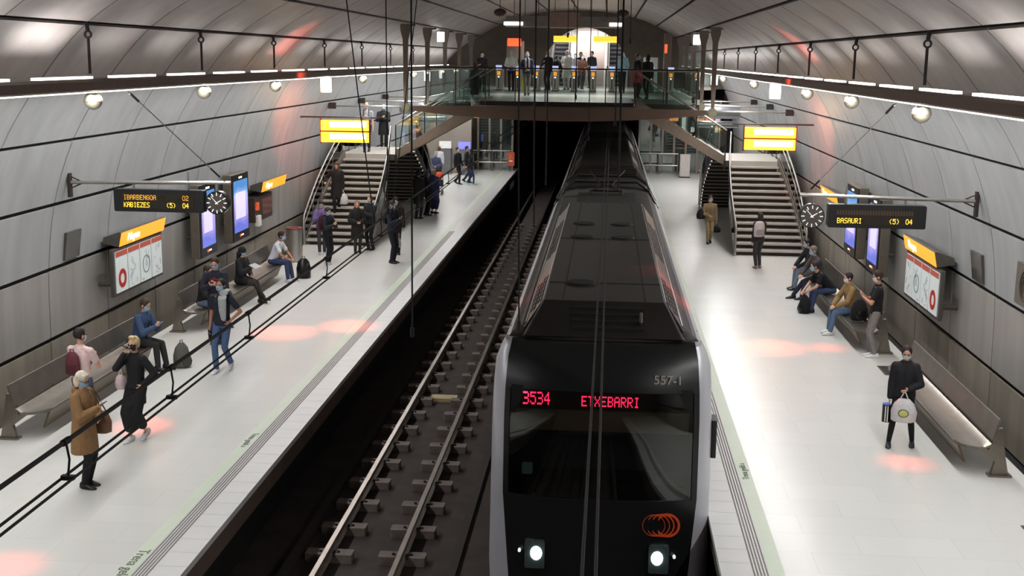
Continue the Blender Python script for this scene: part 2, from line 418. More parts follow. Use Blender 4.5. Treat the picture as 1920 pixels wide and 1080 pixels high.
# ---------------------------------------------------------------- light beams
def light_beam(s, where):
    t = thing('light_beam', 'long brown steel beam of fluorescent tubes hung along the vault '+where, 'light beam', (s*6.06, 0, 5.3))
    mb = MB(); pr = [(-.17, 5.26), (-.12, 5.235), (.14, 5.235), (.2, 5.28), (.2, 5.36), (.14, 5.42), (-.12, 5.42), (-.17, 5.38)]
    mb.loft([[Vector((s*(6.03+a), y, z)) for a, z in pr] for y in (-4, 62)])
    build(mb, 'housing', M_bronze, t)
    mb = MB(); mb.box(-.02, 0, 5.215, .02, 2.42, 5.235); low = build(mb, 'lower_tube', M_whiteglow)
    mb = MB(); mb.rbox(-.055, 0, 5.42, .055, 1.75, 5.455, .02); up = build(mb, 'upper_tube', M_whiteglow)
    for nm, src, x, y0 in (('lower_tube', low, 5.94, 7.54), ('upper_tube', up, 5.99, 5.6)):
        for k in range(21):
            o = src if k == 0 else src.copy()
            if k: COL.objects.link(o)
            o.parent = t; o.location = (s*x-s*6.06, y0+2.5*k, -5.3)
light_beam(-1, 'over the empty track platform'); light_beam(1, 'over the platform beside the train')
M_globe = mat('globe_glass', srgb(150, 146, 128), .22, .3, .03, 3, emit=.03, ecol=(1, .97, .88))
def hanger(s, y, label, globe):
    t = thing('hanger_rod', label, 'hanger', (s*6.06, y, 5.5), 0, 'rods that carry the light beams')
    mb = MB(); mb.cyl((s*6.05, y, 5.49), (s*6.05, y, 6.0), .022, 8); build(mb, 'rod', M_frame, t)
    mb = MB(); mb.disc_ring((s*6.05, y-.012, 6.06), (0, 1, 0), (0, 0, 1), .035, .062, .024, 16); mb.cyl((s*6.05, y, 6.1), (s*6.07, y, 6.26), .03, 8)
    build(mb, 'eye_ring', M_frame, t)
    if globe: pass
ks = [2.5, 7.5, 12.5, 17.5, 22.5, 27.5, 32.5, 37.5, 42.5, 47.5]
ordn = ['', '', '', 'first', 'second', 'third', 'fourth', 'fifth', 'sixth', 'seventh']
for s, w_ in ((-1, 'empty track'), (1, 'train')):
    for y, on in zip(ks, ordn):
        if y < 15: 
            continue
        hanger(s, y, f'dark rod with eye ring above the {w_} side beam, {on} from the viewer', True)
        if y in (32.5, 42.5): continue
        t = thing('globe_lamp', f'pale glossy globe lamp under the {w_} side beam, {on} from the viewer', 'globe lamp', (s*6.06, y+.08, 5.09), 0, 'globe lamps')
        mb = MB(); mb.ball((s*6.06, y+.08, 5.09), .135, n=24, m=16); build(mb, 'globe', M_globe, t, smooth=True)
        mb = MB(); mb.cyl((s*6.06, y+.08, 5.21), (s*6.06, y+.08, 5.25), .03, 10); mb.disc_ring((s*6.06, y+.08, 5.075), (0, 0, 1), (1, 0, 0), .132, .139, .012, 28); mb.ball((s*6.06, y+.08, 4.975), .05, .05, .022)
        build(mb, 'mount', M_bronze, t)
    for (x, y, z, on) in ((6.0, 32.4, 5.02, 'under the beam'), (6.0, 51, 5.0, 'at the far end of the beam'), (4.98, 47.6, 6.58, 'beside the hanging struts')):
        t = thing('light_box', f'white lit box {on} on the {w_} side', 'light box', (s*x, y, z), 0, 'white light boxes')
        mb = MB(); mb.rbox(s*x-.14, y-.05, z-.2, s*x+.14, y+.05, z+.18, .02, 2, axis='Y'); build(mb, 'lit_body', M_whiteglow, t)
        mb = MB(); mb.box(s*x-.01, y-.01, z+.18, s*x+.01, y+.01, z+.26); build(mb, 'bracket', M_frame, t)

# ---------------------------------------------------------------- metro train
TX = 1.64
M_silver = mat('train_silver', srgb(206, 206, 214), .32, .25, .03, 3)
M_side = mat('train_side_grey', srgb(120, 120, 124), .35, .5, .04, 3)
M_mask = mat('train_black_mask', srgb(26, 28, 29), .28, 0, .10, 2)
M_roof = mat('train_roof', srgb(38, 34, 32), .55, .1, .14, 2.5)
M_roof2 = mat('train_fairing', srgb(35, 32, 30), .5, .15, .12, 2.0)
M_void = mat('train_void', (.004, .004, .004), .7)
M_wind = glass('train_windscreen', (.58, .61, .61), .03, .12)
M_redled = mat('red_led', (1, .02, .06), .4, emit=6, ecol=(1, .02, .08), vary=0)
def yprof(z):
    P = [(-1.15, 14.52), (.3, 14.52), (1.5, 14.62), (1.8, 14.68), (2.05, 14.78), (2.2, 14.9), (2.3, 15.05), (2.37, 15.35)]
    for (a, ya), (b, yb) in zip(P, P[1:]):
        if z <= b: return ya+(yb-ya)*(z-a)/(b-a)
    return P[-1][1]
def interp(P, z):
    if z <= P[0][0]: return P[0][1]
    for (a, ya), (b, yb) in zip(P, P[1:]):
        if z <= b: return ya+(yb-ya)*(z-a)/(b-a)
    return P[-1][1]
mw = lambda z: interp([(-1.15, 1.13), (-.7, 1.17), (.3, 1.245), (1.5, 1.245), (2.05, 1.21), (2.3, 1.16)], z)
ow = lambda z: interp([(-1.15, 1.42), (-.7, 1.44), (0, 1.43), (1.5, 1.42), (2.0, 1.385), (2.2, 1.28), (2.3, 1.2), (2.37, 1.05)], z)
def fpt(x, z, off=0): return Vector((TX+x, yprof(z)+.16*(abs(x)/1.4)**3*1.4-off, z))
train = thing('metro_train', 'black-fronted silver metro train standing at the platform', 'train', (TX, 14.5, -1.12))
def front_panel(x0f, x1f, zs, off=0, nx=12, thick=.05, name='panel', m=None, parent=None, sm=True):
    mb = MB(); vs = []; n = nx+1
    for z in zs:
        a, b = x0f(z), x1f(z)
        vs += [fpt(a+(b-a)*i/nx, z, off) for i in range(n)]
    k = len(vs); vs += [v+Vector((0, thick, 0)) for v in vs]; fs = []
    R = len(zs)
    for j in range(R-1):
        for i in range(nx):
            a = j*n+i; fs += [(a, a+1, a+n+1, a+n), (k+a, k+a+n, k+a+n+1, k+a+1)]
    for i in range(nx): fs += [(i, k+i, k+i+1, i+1), ((R-1)*n+i, (R-1)*n+i+1, k+(R-1)*n+i+1, k+(R-1)*n+i)]
    for j in range(R-1):
        a = j*n; fs.append((a, a+n, k+a+n, k+a)); a = j*n+nx; fs.append((a, k+a, k+a+n, a+n))
    mb.add(vs, fs); return build(mb, name, m, parent or train, smooth=40)
mask = front_panel(lambda z: -mw(z), lambda z: mw(z), [-1.08, -.9, -.6, -.3, 0, .28], name='lower_mask', m=M_mask)
front_panel(lambda z: -mw(z), lambda z: mw(z), [1.66, 1.75, 1.85, 1.95, 2.05, 2.13, 2.2, 2.24], name='upper_mask', m=M_mask)
for s in (-1, 1):
    front_panel(lambda z: min(s*mw(z), s*(mw(z)-.07)), lambda z: max(s*mw(z), s*(mw(z)-.07)), [.28, .6, 1, 1.3, 1.66], nx=2, name='window_pillar', m=M_mask)
front_panel(lambda z: -mw(z)+.07, lambda z: mw(z)-.07, [.28, .6, 1, 1.3, 1.66], off=-.015, thick=.012, name='windscreen', m=M_wind)
front_panel(lambda z: -ow(z)+.02, lambda z: ow(z)-.02, [2.25, 2.29, 2.33, 2.37], name='roof_nose', m=M_roof)
# silver corner pillars that turn into the sides
for s in (-1, 1):
    mb = MB(); zs = [-1.08, -.7, -.2, .3, .8, 1.3, 1.7, 1.95, 2.1, 2.2]; rings = []
    for z in zs:
        a = mw(z); o = ow(z); ring = []
        for k in range(7):
            t = k/6; x = a+(o-a)*math.sin(t*PI/2); yy = fpt(a, z).y+.30*(1-math.cos(t*PI/2))
            ring.append(Vector((TX+s*x, yy, z)))
        ring += [Vector((TX+s*o, 15.4, z)), Vector((TX+s*(a-.04), 15.4, z))]
        rings.append(ring)
    mb.loft(rings); build(mb, 'corner_pillar', M_silver, train, smooth=50)
# cab seen through the windscreen
M_cab = mat('cab_interior', srgb(30, 32, 32), .7)
mb = MB(); mb.box(TX-1.3, 16.4, -.6, TX+1.3, 16.45, 2.1); build(mb, 'cab_bulkhead', M_cab, train)
mb = MB(); mb.loft([[Vector((TX+x, y, z)) for y, z in ((14.8, .1), (15.3, .1), (15.3, .42), (14.95, .36))] for x in (-1.1, 1.1)]); build(mb, 'cab_console', M_cab, train)
mb = MB(); mb.box(TX-1.1, 14.86, 1.08, TX+1.12, 14.875, 1.36); build(mb, 'beige_band', mat('band_beige', srgb(190, 172, 140), .8), train)  # pale beige band just behind the windscreen
mb = MB(); mb.box(TX-1.15, 14.74, 1.42, TX+1.15, 14.95, 1.70); disp = build(mb, 'destination_display', M_void, train)
mb = MB(); MB_led = mb
def led2(mb, txt, org, p, pz, t=.004):
    x = 0
    for ch in txt:
        if ch in FONT:
            for r, row in enumerate(FONT[ch].split()):
                for c, b in enumerate(row):
                    if b == '1':
                        X, Z = org[0]+(x+c)*p, org[2]-r*pz; mb.box(X, org[1]-t, Z-pz*.86, X+p*.86, org[1], Z)
        x += 6
    return mb
led2(mb, '3534', (.64, 14.735, 1.62), .0150, .024); build(mb, 'number_lettering', M_redled, disp)
mb = MB(); led2(mb, 'ETXEBARRI', (1.385, 14.735, 1.585), .01385, .0195); build(mb, 'destination_lettering', M_redled, disp)
mb = MB(); mb.capsule((2.35, 15.9, .3), .2, (2.33, 15.8, .75), .19, 12); mb.ball((2.33, 15.75, 1.05), .1, .11, .14); build(mb, 'cab_seat', mat('cab_seat', srgb(48, 54, 58), .8), train, smooth=True)
mb = MB(); mb.rbox(.62, 14.95, .44, .76, 15.02, .58, .02, axis='Y'); build(mb, 'cab_screen', mat('cab_screen', srgb(120, 150, 130), .5, emit=.04, ecol=(.5, .7, .6)), train)
# headlamps, emblem, numbers
for s, x in ((-1, .83), (1, 2.42)):
    q = fpt(x-TX, -.48, .02)
    mb = MB(); mb.rbox(x-.13, q.y-.03, -.68, x+.13, q.y+.1, -.30, .03, axis='Y'); hl = build(mb, 'headlamp', mat('headlamp_bezel', srgb(92, 104, 104), .25, .5), train)
    mb = MB(); mb.ball((x-s*.02, q.y-.03, -.47), .075, .03, .095); build(mb, 'lens', mat('headlamp_glow', (.85, 1, .97), .3, emit=14, ecol=(.80, 1, .97), vary=0), hl, smooth=True)
    mb = MB(); mb.cyl((x+s*.20, q.y-.0, -.46), (x+s*.20, q.y+.05, -.46), .02, 12); build(mb, 'marker_lamp', mat('marker_glow', (.8, .9, .9), .3, emit=.8), hl)
M_logo = mat('emblem_orange', srgb(206, 66, 34), .4, 0, .02, emit=.06, ecol=(1, .2, .05))
mb = MB()
for cx, r, th in ((2.345, .145, .006), (2.40, .150, .010), (2.455, .155, .016), (2.52, .160, .030)):
    q = fpt(cx-TX, -.04, .012); mb.disc_ring((cx, q.y-.002*th*100, -.04), (0, 1, 0), (0, 0, 1), r-th, r, .012, 40)
build(mb, 'ring_logo', M_logo, train)
q = fpt(2.5-TX, 1.83, .012)
text_mesh('557-1', .16, Matrix.Translation((2.285, q.y-.035, 1.83)) @ Matrix.Rotation(math.radians(82), 4, 'X'), 'fleet_lettering', mat('number_white', srgb(176, 172, 160), .5), train, depth=.004)
mb = MB(); mb.rbox(3.06, 14.95, .75, 3.13, 15.25, 1.25, .02); build(mb, 'side_mirror', M_blackp, train)

def car(y0, y1, first=False):
    secs = [(1.36, -1.05), (1.43, -.55), (1.43, 1.3), (1.40, 1.75), (1.34, 2.0)]
    ys = (15.3, y1) if first else (y0, y1)
    mb = MB()
    for s in (-1, 1): pass
    ring = [Vector((TX+x, 0, z)) for x, z in secs]+[Vector((TX-x, 0, z)) for x, z in reversed(secs)]
    mb.loft([[v+Vector((0, y, 0)) for v in ring] for y in ys]); body = build(mb, 'car_body', M_side, train)
    cant = [(1.345, 2.0), (1.30, 2.09), (1.25, 2.14), (1.21, 2.12), (1.25, 2.0)]
    for s in (-1, 1):
        mb = MB(); mb.loft([[Vector((TX+s*x, y, z)) for x, z in cant] for y in ys]); build(mb, 'cantrail', M_silver, body)
    rp = [(1.235, 2.08), (1.1, 2.26), (.8, 2.33), (0, 2.36)]
    mb = MB(); ring = [(x, z) for x, z in rp]+[(-x, z) for x, z in reversed(rp[:-1])]+[(-1.2, 2.0), (1.2, 2.0)]
    mb.loft([[Vector((TX+x, y, z)) for x, z in ring] for y in (ys[0]-(.05 if first else 0), ys[1])]); build(mb, 'roof', M_roof, body, smooth=30)
    for s in (-1, 1):
        mb = MB(); yy = ys[0]+.9
        while yy+2.2 < ys[1]: mb.rbox(min(TX+s*1.425, TX+s*1.437), yy, .35, max(TX+s*1.425, TX+s*1.437), yy+2.0, 1.3, .08, axis='X'); yy += 2.6
        build(mb, 'window_pane', M_mask, body)
    return body
def fairing(body, ya, yb, front=True, h=2.64):
    # bevelled raised equipment cover
    st = [(ya, 1.04, 1.00, 2.30), (ya+.62, 1.06, .80, h), (yb-.4, 1.05, .78, h), (yb, 1.02, .98, 2.30)]
    mb = MB()
    mb.loft([[Vector((TX-b, y, 2.28)), Vector((TX-t, y, z)), Vector((TX+t, y, z)), Vector((TX+b, y, 2.28))] for y, b, t, z in st])
    o = build(mb, 'roof_fairing', M_roof2, body, bevel=.015)
    for s in (-1, 1):
        # slanted perforated side screens
        n = Vector((s*.36, 0, .26)).normalized(); vdir = Vector((s*.26, 0, -.34)).normalized()
        def sp(y, v, lift=.006): return Vector((TX+s*.80, y, h-.015))+vdir*v+n*lift
        mb = MB(); mb.add([sp(ya+.75, .02), sp(yb-.6, .02), sp(yb-.6, .36), sp(ya+.25, .36)]+[sp(ya+.75, .02, -.01), sp(yb-.6, .02, -.01), sp(yb-.6, .36, -.01), sp(ya+.25, .36, -.01)],
            [(0, 1, 2, 3), (7, 6, 5, 4), (0, 4, 5, 1), (1, 5, 6, 2), (2, 6, 7, 3), (3, 7, 4, 0)])
        pn = build(mb, 'side_screen', mat('screen_metal', srgb(120, 104, 100), .32, .7, .1, 6), o)
        mb = MB()
        for (a, b_) in ((ya+.9, ya+2.7), (ya+5.2, ya+9.0)):
            y = a
            if a > yb-2: continue
            while y < b_:
                for r_ in range(4):
                    off = (r_ % 2)*.14; v = .06+r_*.075
                    p = [sp(y+off, v, .012), sp(y+off+.22, v, .012), sp(y+off+.22, v+.045, .012), sp(y+off, v+.045, .012)]
                    q_ = [x_-n*.012 for x_ in p]; mb.add(p+q_, [(0, 1, 2, 3), (7, 6, 5, 4), (0, 4, 5, 1), (1, 5, 6, 2), (2, 6, 7, 3), (3, 7, 4, 0)])
                y += .34
        if mb.v: build(mb, 'vent_grille', M_void, o)
        mb = MB(); mb.tube([sp(ya+.25, .37, .012), sp(ya+.72, .01, .012), sp(yb-.6, .01, .012)], .011, 6); mb.tube([sp(ya+.25, .37, .012), sp(yb-.6, .37, .012)], .011, 6)
        build(mb, 'screen_edge', mat('bright_edge', srgb(178, 176, 180), .3, .8), o)
    for y in (ya+1.9, ya+6.2):
        if y < yb-1: mb = MB(); mb.box(TX-.79, y, h-.001, TX+.79, y+.02, h+.006); build(mb, 'roof_seam', M_void, o)
    return o
c1 = car(15, 32.6, True)
f1 = fairing(c1, 15.02, 27.2)
mb = MB()
for k in range(4):
    z = 2.36+k*.063; y = 15.16+k*.118
    mb.box(TX-.42, y-.03, z, TX+.52, y+.05, z+.035)
build(mb, 'front_grille', M_void, f1)
mb = MB(); mb.tube([(2.12, 15.28, 2.40), (2.12, 15.2, 2.46), (2.12, 15.3, 2.56)], .02, 8); build(mb, 'front_horn', mat('horn_metal', srgb(120, 112, 104), .4, .7), f1)
for x, y, r in ((1.30, 16.9, .24), (1.22, 21.4, .23), (1.95, 21.4, .23), (1.22, 23.2, .23), (1.95, 23.2, .23)):
    mb = MB(); mb.cyl((x, y, 2.635), (x, y, 2.665), r, 24, r*.8); build(mb, 'fan_cover', M_void, f1)
for x in (TX-.55, TX+.55):
    mb = MB(); mb.box(x-.008, 15.75, 2.635, x+.008, 26.7, 2.646); build(mb, 'roof_seam', M_void, f1)
# pantograph well
mb = MB(); mb.box(TX-.72, 27.35, 2.34, TX+.72, 31.4, 2.375); well = build(mb, 'pantograph_well', M_void, c1)
pt = mb = MB()
for s in (-1, 1):
    mb.tube([(TX+s*.35, 31.0, 2.45), (TX+s*.12, 29.2, 2.78), (TX+s*.45, 30.6, 3.02)], .022, 6)
mb.tube([(TX-.36, 31.0, 2.45), (TX+.36, 31.0, 2.45)], .03, 6); mb.tube([(TX-.14, 29.2, 2.78), (TX+.14, 29.2, 2.78)], .03, 6)
mb.tube([(TX-.75, 30.6, 3.02), (TX-.55, 30.6, 3.08), (TX+.55, 30.6, 3.08), (TX+.75, 30.6, 3.02)], .028, 6)
mb.tube([(TX-.75, 30.9, 3.02), (TX-.55, 30.9, 3.08), (TX+.55, 30.9, 3.08), (TX+.75, 30.9, 3.02)], .028, 6)
build(mb, 'pantograph', mat('pantograph_grey', srgb(60, 54, 50), .5, .5), c1)
for s in (-1, 1):
    for y in (28.2, 30.9):
        mb = MB(); mb.cyl((TX+s*.4, y, 2.37), (TX+s*.4, y, 2.5), .05, 10); build(mb, 'insulator', mat('insulator', srgb(80, 66, 60), .4), c1)
for y in (31.6, 33.3, 33.8):
    mb = MB(); mb.tube([(TX-1.34, y-.5, 2.02), (TX-1.12, y-.15, 2.4), (TX-.8, y, 2.62), (TX+.8, y, 2.62), (TX+1.12, y-.15, 2.4), (TX+1.34, y-.5, 2.02)], .032, 8); build(mb, 'cable_hoop', M_blackp, c1)
mb = MB(); mb.box(TX-1.2, 32.6, -.9, TX+1.2, 33.2, 2.2); build(mb, 'gangway_bellows', M_void, train)
c2 = car(33.2, 50.6); fairing(c2, 35.6, 49.5, h=2.66)
mb = MB(); mb.box(TX-1.2, 50.6, -.9, TX+1.2, 51.2, 2.2); build(mb, 'gangway_bellows', M_void, train)
c3 = car(51.2, 68.6); fairing(c3, 53, 67, h=2.62)

# ---------------------------------------------------------------- overhead wires
def catenary(x0, mz, dz, label, x_end=None, drops=()):
    t = thing('catenary', label, 'overhead line', (x0, 0, dz))
    X = lambda y: x0+((x_end-x0)*max(0, y-5)/50 if x_end is not None else 0)
    for d in (-.035, .035):
        mb = MB(); mb.tube([(X(y)+d, y, dz) for y in (-4, 6, 20, 40, 62, 75)], .010, 6); build(mb, 'contact_wire', M_wire, t)
    if mz:
        mb = MB(); mb.tube([(X(y), y, mz) for y in (-4, 20, 40, 62, 75)], .016, 6); build(mb, 'messenger_wire', M_wire, t)
        for y in drops:
            mb = MB(); mb.tube([(X(y), y, mz), (X(y)+.012, y+.01, (mz+dz)/2), (X(y), y, dz)], .008, 6)
            mb.cyl((X(y), y-.04, mz), (X(y), y+.04, mz), .023, 8); mb.rbox(X(y)-.042, y-.02, dz-.010, X(y)+.042, y+.02, dz+.018, .006)
            build(mb, 'dropper', M_wire, t)
catenary(-1.69, 3.42, 3.18, 'black overhead line of three wires with droppers above the empty track', None, (6.9, 8.72, 10.75, 13.9, 17.4, 21, 25, 29, 33, 37.5, 42, 47))
catenary(1.58, None, 3.2, 'pair of thin black overhead wires above the train roof', 1.7)

# ---------------------------------------------------------------- mezzanine
M_slab = mat('mezzanine_floor', srgb(196, 200, 196), .22, 0, .03, 1.5)
M_under = mat('soffit_brown', srgb(58, 48, 42), .7, .1, .1, 2)
mb = MB(); mb.box(-4.9, 43.9, 4.22, 4.9, 62.5, 4.39); mb.box(-2.55, 39.35, 4.22, 2.45, 43.9, 4.39)
struct(build(mb, 'floor_mezzanine', M_slab))
mb = MB(); mb.box(-4.9, 43.95, 3.9, 4.9, 62.5, 4.215); mb.box(-2.55, 39.4, 3.95, 2.45, 43.9, 4.215)
struct(build(mb, 'floor_soffit', M_under))
mb = MB(); n = 24; A_ = []; B_ = []
for k in range(n+1):
    u = -1+2*k/n; x = .02+u*4.78; top = 4.215+.15*(1-u*u)**.5*0+.05*(1-abs(u)); bot = 3.80+.27*u*u
    A_.append((x, top)); B_.append((x, bot))
ring = [(x, z) for x, z in A_]+[(x, z) for x, z in reversed(B_)]
vs = [(x, 39.08, z) for x, z in ring]+[(x, 39.32, z) for x, z in ring]; N = len(ring)
fs = [(i, (i+1) % N, N+(i+1) % N, N+i) for i in range(N)]
for k in range(n): fs += [(k, k+1, N-2-k, N-1-k), (N+k, N+N-1-k, N+N-2-k, N+k+1)]
mb.add(vs, fs); M_fascia = mat('fascia_steel', srgb(104, 86, 74), .45, .3, .08, 2)
struct(build(mb, 'beam_fascia', M_fascia))
mb = MB(); mb.box(-2.55, 39.30, 4.27, 2.45, 39.36, 4.41); struct(build(mb, 'trim_7', M_frame))

def balustrade(name, pts, label, h=1.02, posts=True, post_r=.02, glass_low=.06, rail_m=None, cat='balustrade', step=1.15, rail_r=.024, extra_rail=False, parent=None):
    # pts: polyline along the floor edge; panels of glass, posts, top rail
    P = [Vector(p) for p in pts]
    t = thing(name, label, cat, P[0]) if parent is None else parent
    up = Vector((0, 0, 1))
    mb = MB(); mb.tube([p+up*h for p in P], rail_r, 8); build(mb, 'top_rail', rail_m or M_steel, t, smooth=True)
    if extra_rail:
        mb = MB(); mb.tube([p+up*(h*.72) for p in P], rail_r*.8, 8); build(mb, 'lower_rail', rail_m or M_steel, t, smooth=True)
    for a, b in zip(P, P[1:]):
        L = (b-a).length; n = max(1, round(L/step)); d = (b-a)/n
        hd = Vector((d.x, d.y, 0)); sd = Vector((-d.y, d.x, 0)).normalized()*.008 if hd.length > 1e-6 else Vector((0, .008, 0))
        for k in range(n):
            p = a+d*k+d*.03; q = a+d*(k+1)-d*.03
            vs = [p+up*glass_low, q+up*glass_low, q+up*(h-.05), p+up*(h-.05)]
            mb = MB(); mb.add([v-sd for v in vs]+[v+sd for v in vs], [(0, 1, 2, 3), (7, 6, 5, 4), (0, 4, 5, 1), (1, 5, 6, 2), (2, 6, 7, 3), (3, 7, 4, 0)])
            build(mb, 'glass_panel', M_glass, t)
            if posts:
                mb = MB(); mb.cyl(a+d*k, a+d*k+up*h, post_r, 6); build(mb, 'post', M_frame, t)
        if posts: mb = MB(); mb.cyl(b, b+up*h, post_r, 6); build(mb, 'post', M_frame, t)
    return t
balustrade('glass_balustrade', [(-4.3, 39.2, 4.27), (4.45, 39.2, 4.27)], 'long glass balustrade along the front edge of the upper walkway', 1.2, rail_m=M_frame, step=.97)
balustrade('glass_balustrade', [(-4.85, 44.0, 4.39), (-4.85, 61.5, 4.39)], 'glass balustrade on the upper floor edge above the empty track platform', 1.0, step=2.4)
balustrade('glass_balustrade', [(4.85, 44.0, 4.39), (4.85, 61.5, 4.39)], 'glass balustrade on the upper floor edge above the train platform', 1.0, step=2.4)
balustrade('glass_balustrade', [(-4.85, 43.95, 4.39), (-2.7, 43.95, 4.39)], 'short glass balustrade behind the stair opening on the empty track side', 1.0)
balustrade('glass_balustrade', [(2.6, 43.95, 4.39), (4.85, 43.95, 4.39)], 'short glass balustrade behind the stair opening on the train side', 1.0)

# struts that hang the upper floor from the vault
for s, wn in ((-1, 'empty track'), (1, 'train')):
    for k, y in enumerate((39.3, 44.1, 48.9, 53.6, 58.2)):
        on = ('front', 'second', 'third', 'fourth', 'last')[k]
        t = thing('hanging_strut', f'tapered grey steel strut on the {wn} side, {on} of its row', 'strut', (s*4.98, y, 4.15), 0, 'tapered hanging struts')
        mb = MB(); x = s*4.98
        mb.loft([[Vector((x+a*wd, y+b*.05, z)) for a, b in ((-1, -1), (1, -1), (1, 1), (-1, 1))] for z, wd in ((4.15, .05), (4.9, .075), (5.8, .075), (6.35, .09), (6.62, .16), (6.84, .17))])
        build(mb, 'shaft', mat('strut_grey', srgb(112, 104, 96), .45, .4), t, bevel=.008)
        mb = MB(); mb.tube([(x-.32, y, 6.98-.1*(s > 0)*0), (x-.1, y, 6.8), (x+.1, y, 6.8), (x+.32, y, 6.8)] if s < 0 else [(x-.32, y, 6.8), (x-.1, y, 6.8), (x+.1, y, 6.8), (x+.3, y, 6.78)], .03, 6); build(mb, 'head_bracket', M_frame, t)
        mb = MB(); mb.cyl((x, y-.08, 4.15), (x, y+.08, 4.15), .14, 16); build(mb, 'foot_joint', mat('strut_joint', srgb(140, 138, 110), .5), t)
        if k < 3:
            b_ = thing('wall_strut', f'thin steel bar from the {on} hanging strut to the wall, {wn} side', 'strut', (s*6.2, y, 4.15))
            mb = MB(); mb.cyl((s*5.12, y, 4.18), (s*7.42, y, 4.18), .028, 8); build(mb, 'bar', M_steel, b_)
            mb = MB(); mb.box(min(s*7.3, s*7.56), y-.05, 4.08, max(s*7.3, s*7.56), y+.05, 4.28); build(mb, 'wall_bracket', M_frame, b_)

# turnstiles
M_tstile = mat('turnstile_steel', srgb(190, 186, 178), .3, .3)
def turnstile(x, y, label):
    t = thing('ticket_gate', label, 'ticket gate', (x, y, 4.39), 0, 'ticket gates')
    mb = MB(); mb.rbox(x-.13, y, 4.42, x+.13, y+1.3, 5.30, .05); build(mb, 'cabinet', M_tstile, t)
    mb = MB(); mb.box(x-.15, y-.03, 4.39, x+.15, y+1.33, 4.425); build(mb, 'plinth', M_blackp, t)
    mb = MB(); mb.rbox(x-.13, y-.02, 5.30, x+.13, y+.1, 5.48, .02); build(mb, 'screen', mat('gate_screen', srgb(150, 160, 220), .4, emit=.7, ecol=(.6, .65, 1)), t)
    mb = MB(); mb.box(x-.07, y-.012, 5.06, x+.07, y, 5.22); build(mb, 'orange_marking', M_orange, t)
    mb = MB(); mb.ball((x, y-.01, 4.98), .03); build(mb, 'signal_lamp', M_whiteglow, t)
    mb = MB(); mb.box(x-.02, y-.01, 4.5, x+.02, y, 4.95); build(mb, 'slot_marking', M_blackp, t)
    return t
tn = turnstile(-3.15, 52.8, 'steel ticket gate at the end of the row nearest the empty track side')
names = ['second', 'third', 'fourth', 'fifth', 'sixth', 'seventh', 'eighth', 'ninth', 'tenth']
for k, gx in zip(range(1, 9), (-2.33, -1.51, -.69, .13, .95, 1.77, 3.45, 4.3)):
    dup(tn, (gx, 52.8, 4.39), label=f'steel ticket gate, {names[k-1]} along the row counted from the empty track side')

# yellow signs, fixtures and kiosks on the upper floor
def yellow_sign(x0, x1, y, z0, z1, label, m=None):
    t = thing('lit_sign', label, 'sign', ((x0+x1)/2, y, z1+.2))
    mb = MB(); mb.rbox(x0, y, z0, x1, y+.14, z1, .02, axis='Y'); build(mb, 'lit_panel', m or M_yellow, t)
    for x in (x0+.2, x1-.2): mb = MB(); mb.cyl((x, y+.07, z1), (x, y+.07, z1+.7), .012, 6); build(mb, 'suspension_rod', M_frame, t)
    return t
yellow_sign(-.98, .10, 57, 6.55, 6.83, 'yellow lit exit sign over the gates, on the empty track side')
yellow_sign(.88, 1.98, 57, 6.55, 6.83, 'yellow lit exit sign over the gates, on the train side')
t = thing('ceiling_lamp_duct', 'long grey suspended lamp duct across the upper hall with a box in its middle', 'lamp fixture', (.2, 45, 7.2))
for x0, x1 in ((-2.2, -.62), (.52, 2.1)):
    mb = MB(); mb.loft([[Vector((x, 45+a, z)) for a, z in ((-.3, 6.92), (.3, 6.92), (.3, 7.12), (.1, 7.32), (-.3, 7.12))] for x in (x0, x1)]); build(mb, 'duct_body', mat('duct_grey', srgb(150, 144, 140), .35, .5), t)
mb = MB(); mb.rbox(-.60, 44.6, 6.9, .50, 45.4, 7.45, .03, axis='Y'); build(mb, 'centre_box', mat('box_beige', srgb(160, 136, 124), .5), t)
for x in (-2.0, 1.85):
    mb = MB(); mb.rbox(x-.25, 44.66, 6.97, x+.45 if x < 0 else x+.22, 44.69, 7.09, .01, axis='Y'); build(mb, 'lamp_face', M_whiteglow, t)
for x in (-1.9, -1.5, -1.0, -.4, .3, .9, 1.5, 2.0):
    mb = MB(); mb.cyl((x, 45, 7.3), (x, 45, 8.05), .012, 6); build(mb, 'suspension_rod', M_frame, t)
for s, x in ((-1, -2.15), (1, 2.05)):
    t = thing('dome_lamp', f'round dark ceiling lamp beside the end of the lamp duct, {"empty track" if s < 0 else "train"} side', 'ceiling lamp', (x, 42, 7.3))
    mb = MB(); mb.ball((x, 42, 7.32), .22, .22, .14, 16, 8); build(mb, 'dome', mat('dome_brown', srgb(74, 60, 54), .5), t, smooth=True)
    mb = MB(); mb.cyl((x, 42, 7.4), (x, 42, 8.0), .012, 6); build(mb, 'cord', M_wire, t)
def kiosk(x, y, label, red=True):
    t = thing('ticket_kiosk', label, 'kiosk', (x, y, 4.39))
    mb = MB(); mb.rbox(x-.42, y, 4.39, x+.42, y+.6, 6.6, .05); build(mb, 'body', mat('kiosk_grey', srgb(116, 100, 92), .5, .2), t)
    mb = MB(); mb.rbox(x-.36, y-.04, 6.35, x+.30, y, 6.72, .03, axis='Y'); build(mb, 'lit_header', mat('red_lit', (1, .1, .03), .4, emit=1.3, ecol=(1, .12, .04), vary=0), t)
    mb = MB(); mb.rbox(x-.2, y-.02, 5.2, x+.2, y, 5.7, .03, axis='Y'); build(mb, 'screen', M_blackp, t)
kiosk(-2.9, 58.5, 'tall grey ticket kiosk with glowing red header behind the gates'); 
t = thing('side_kiosk', 'tall grey column cabinet with red stripe beyond the gates, train side', 'kiosk', (4.3, 57, 4.39))
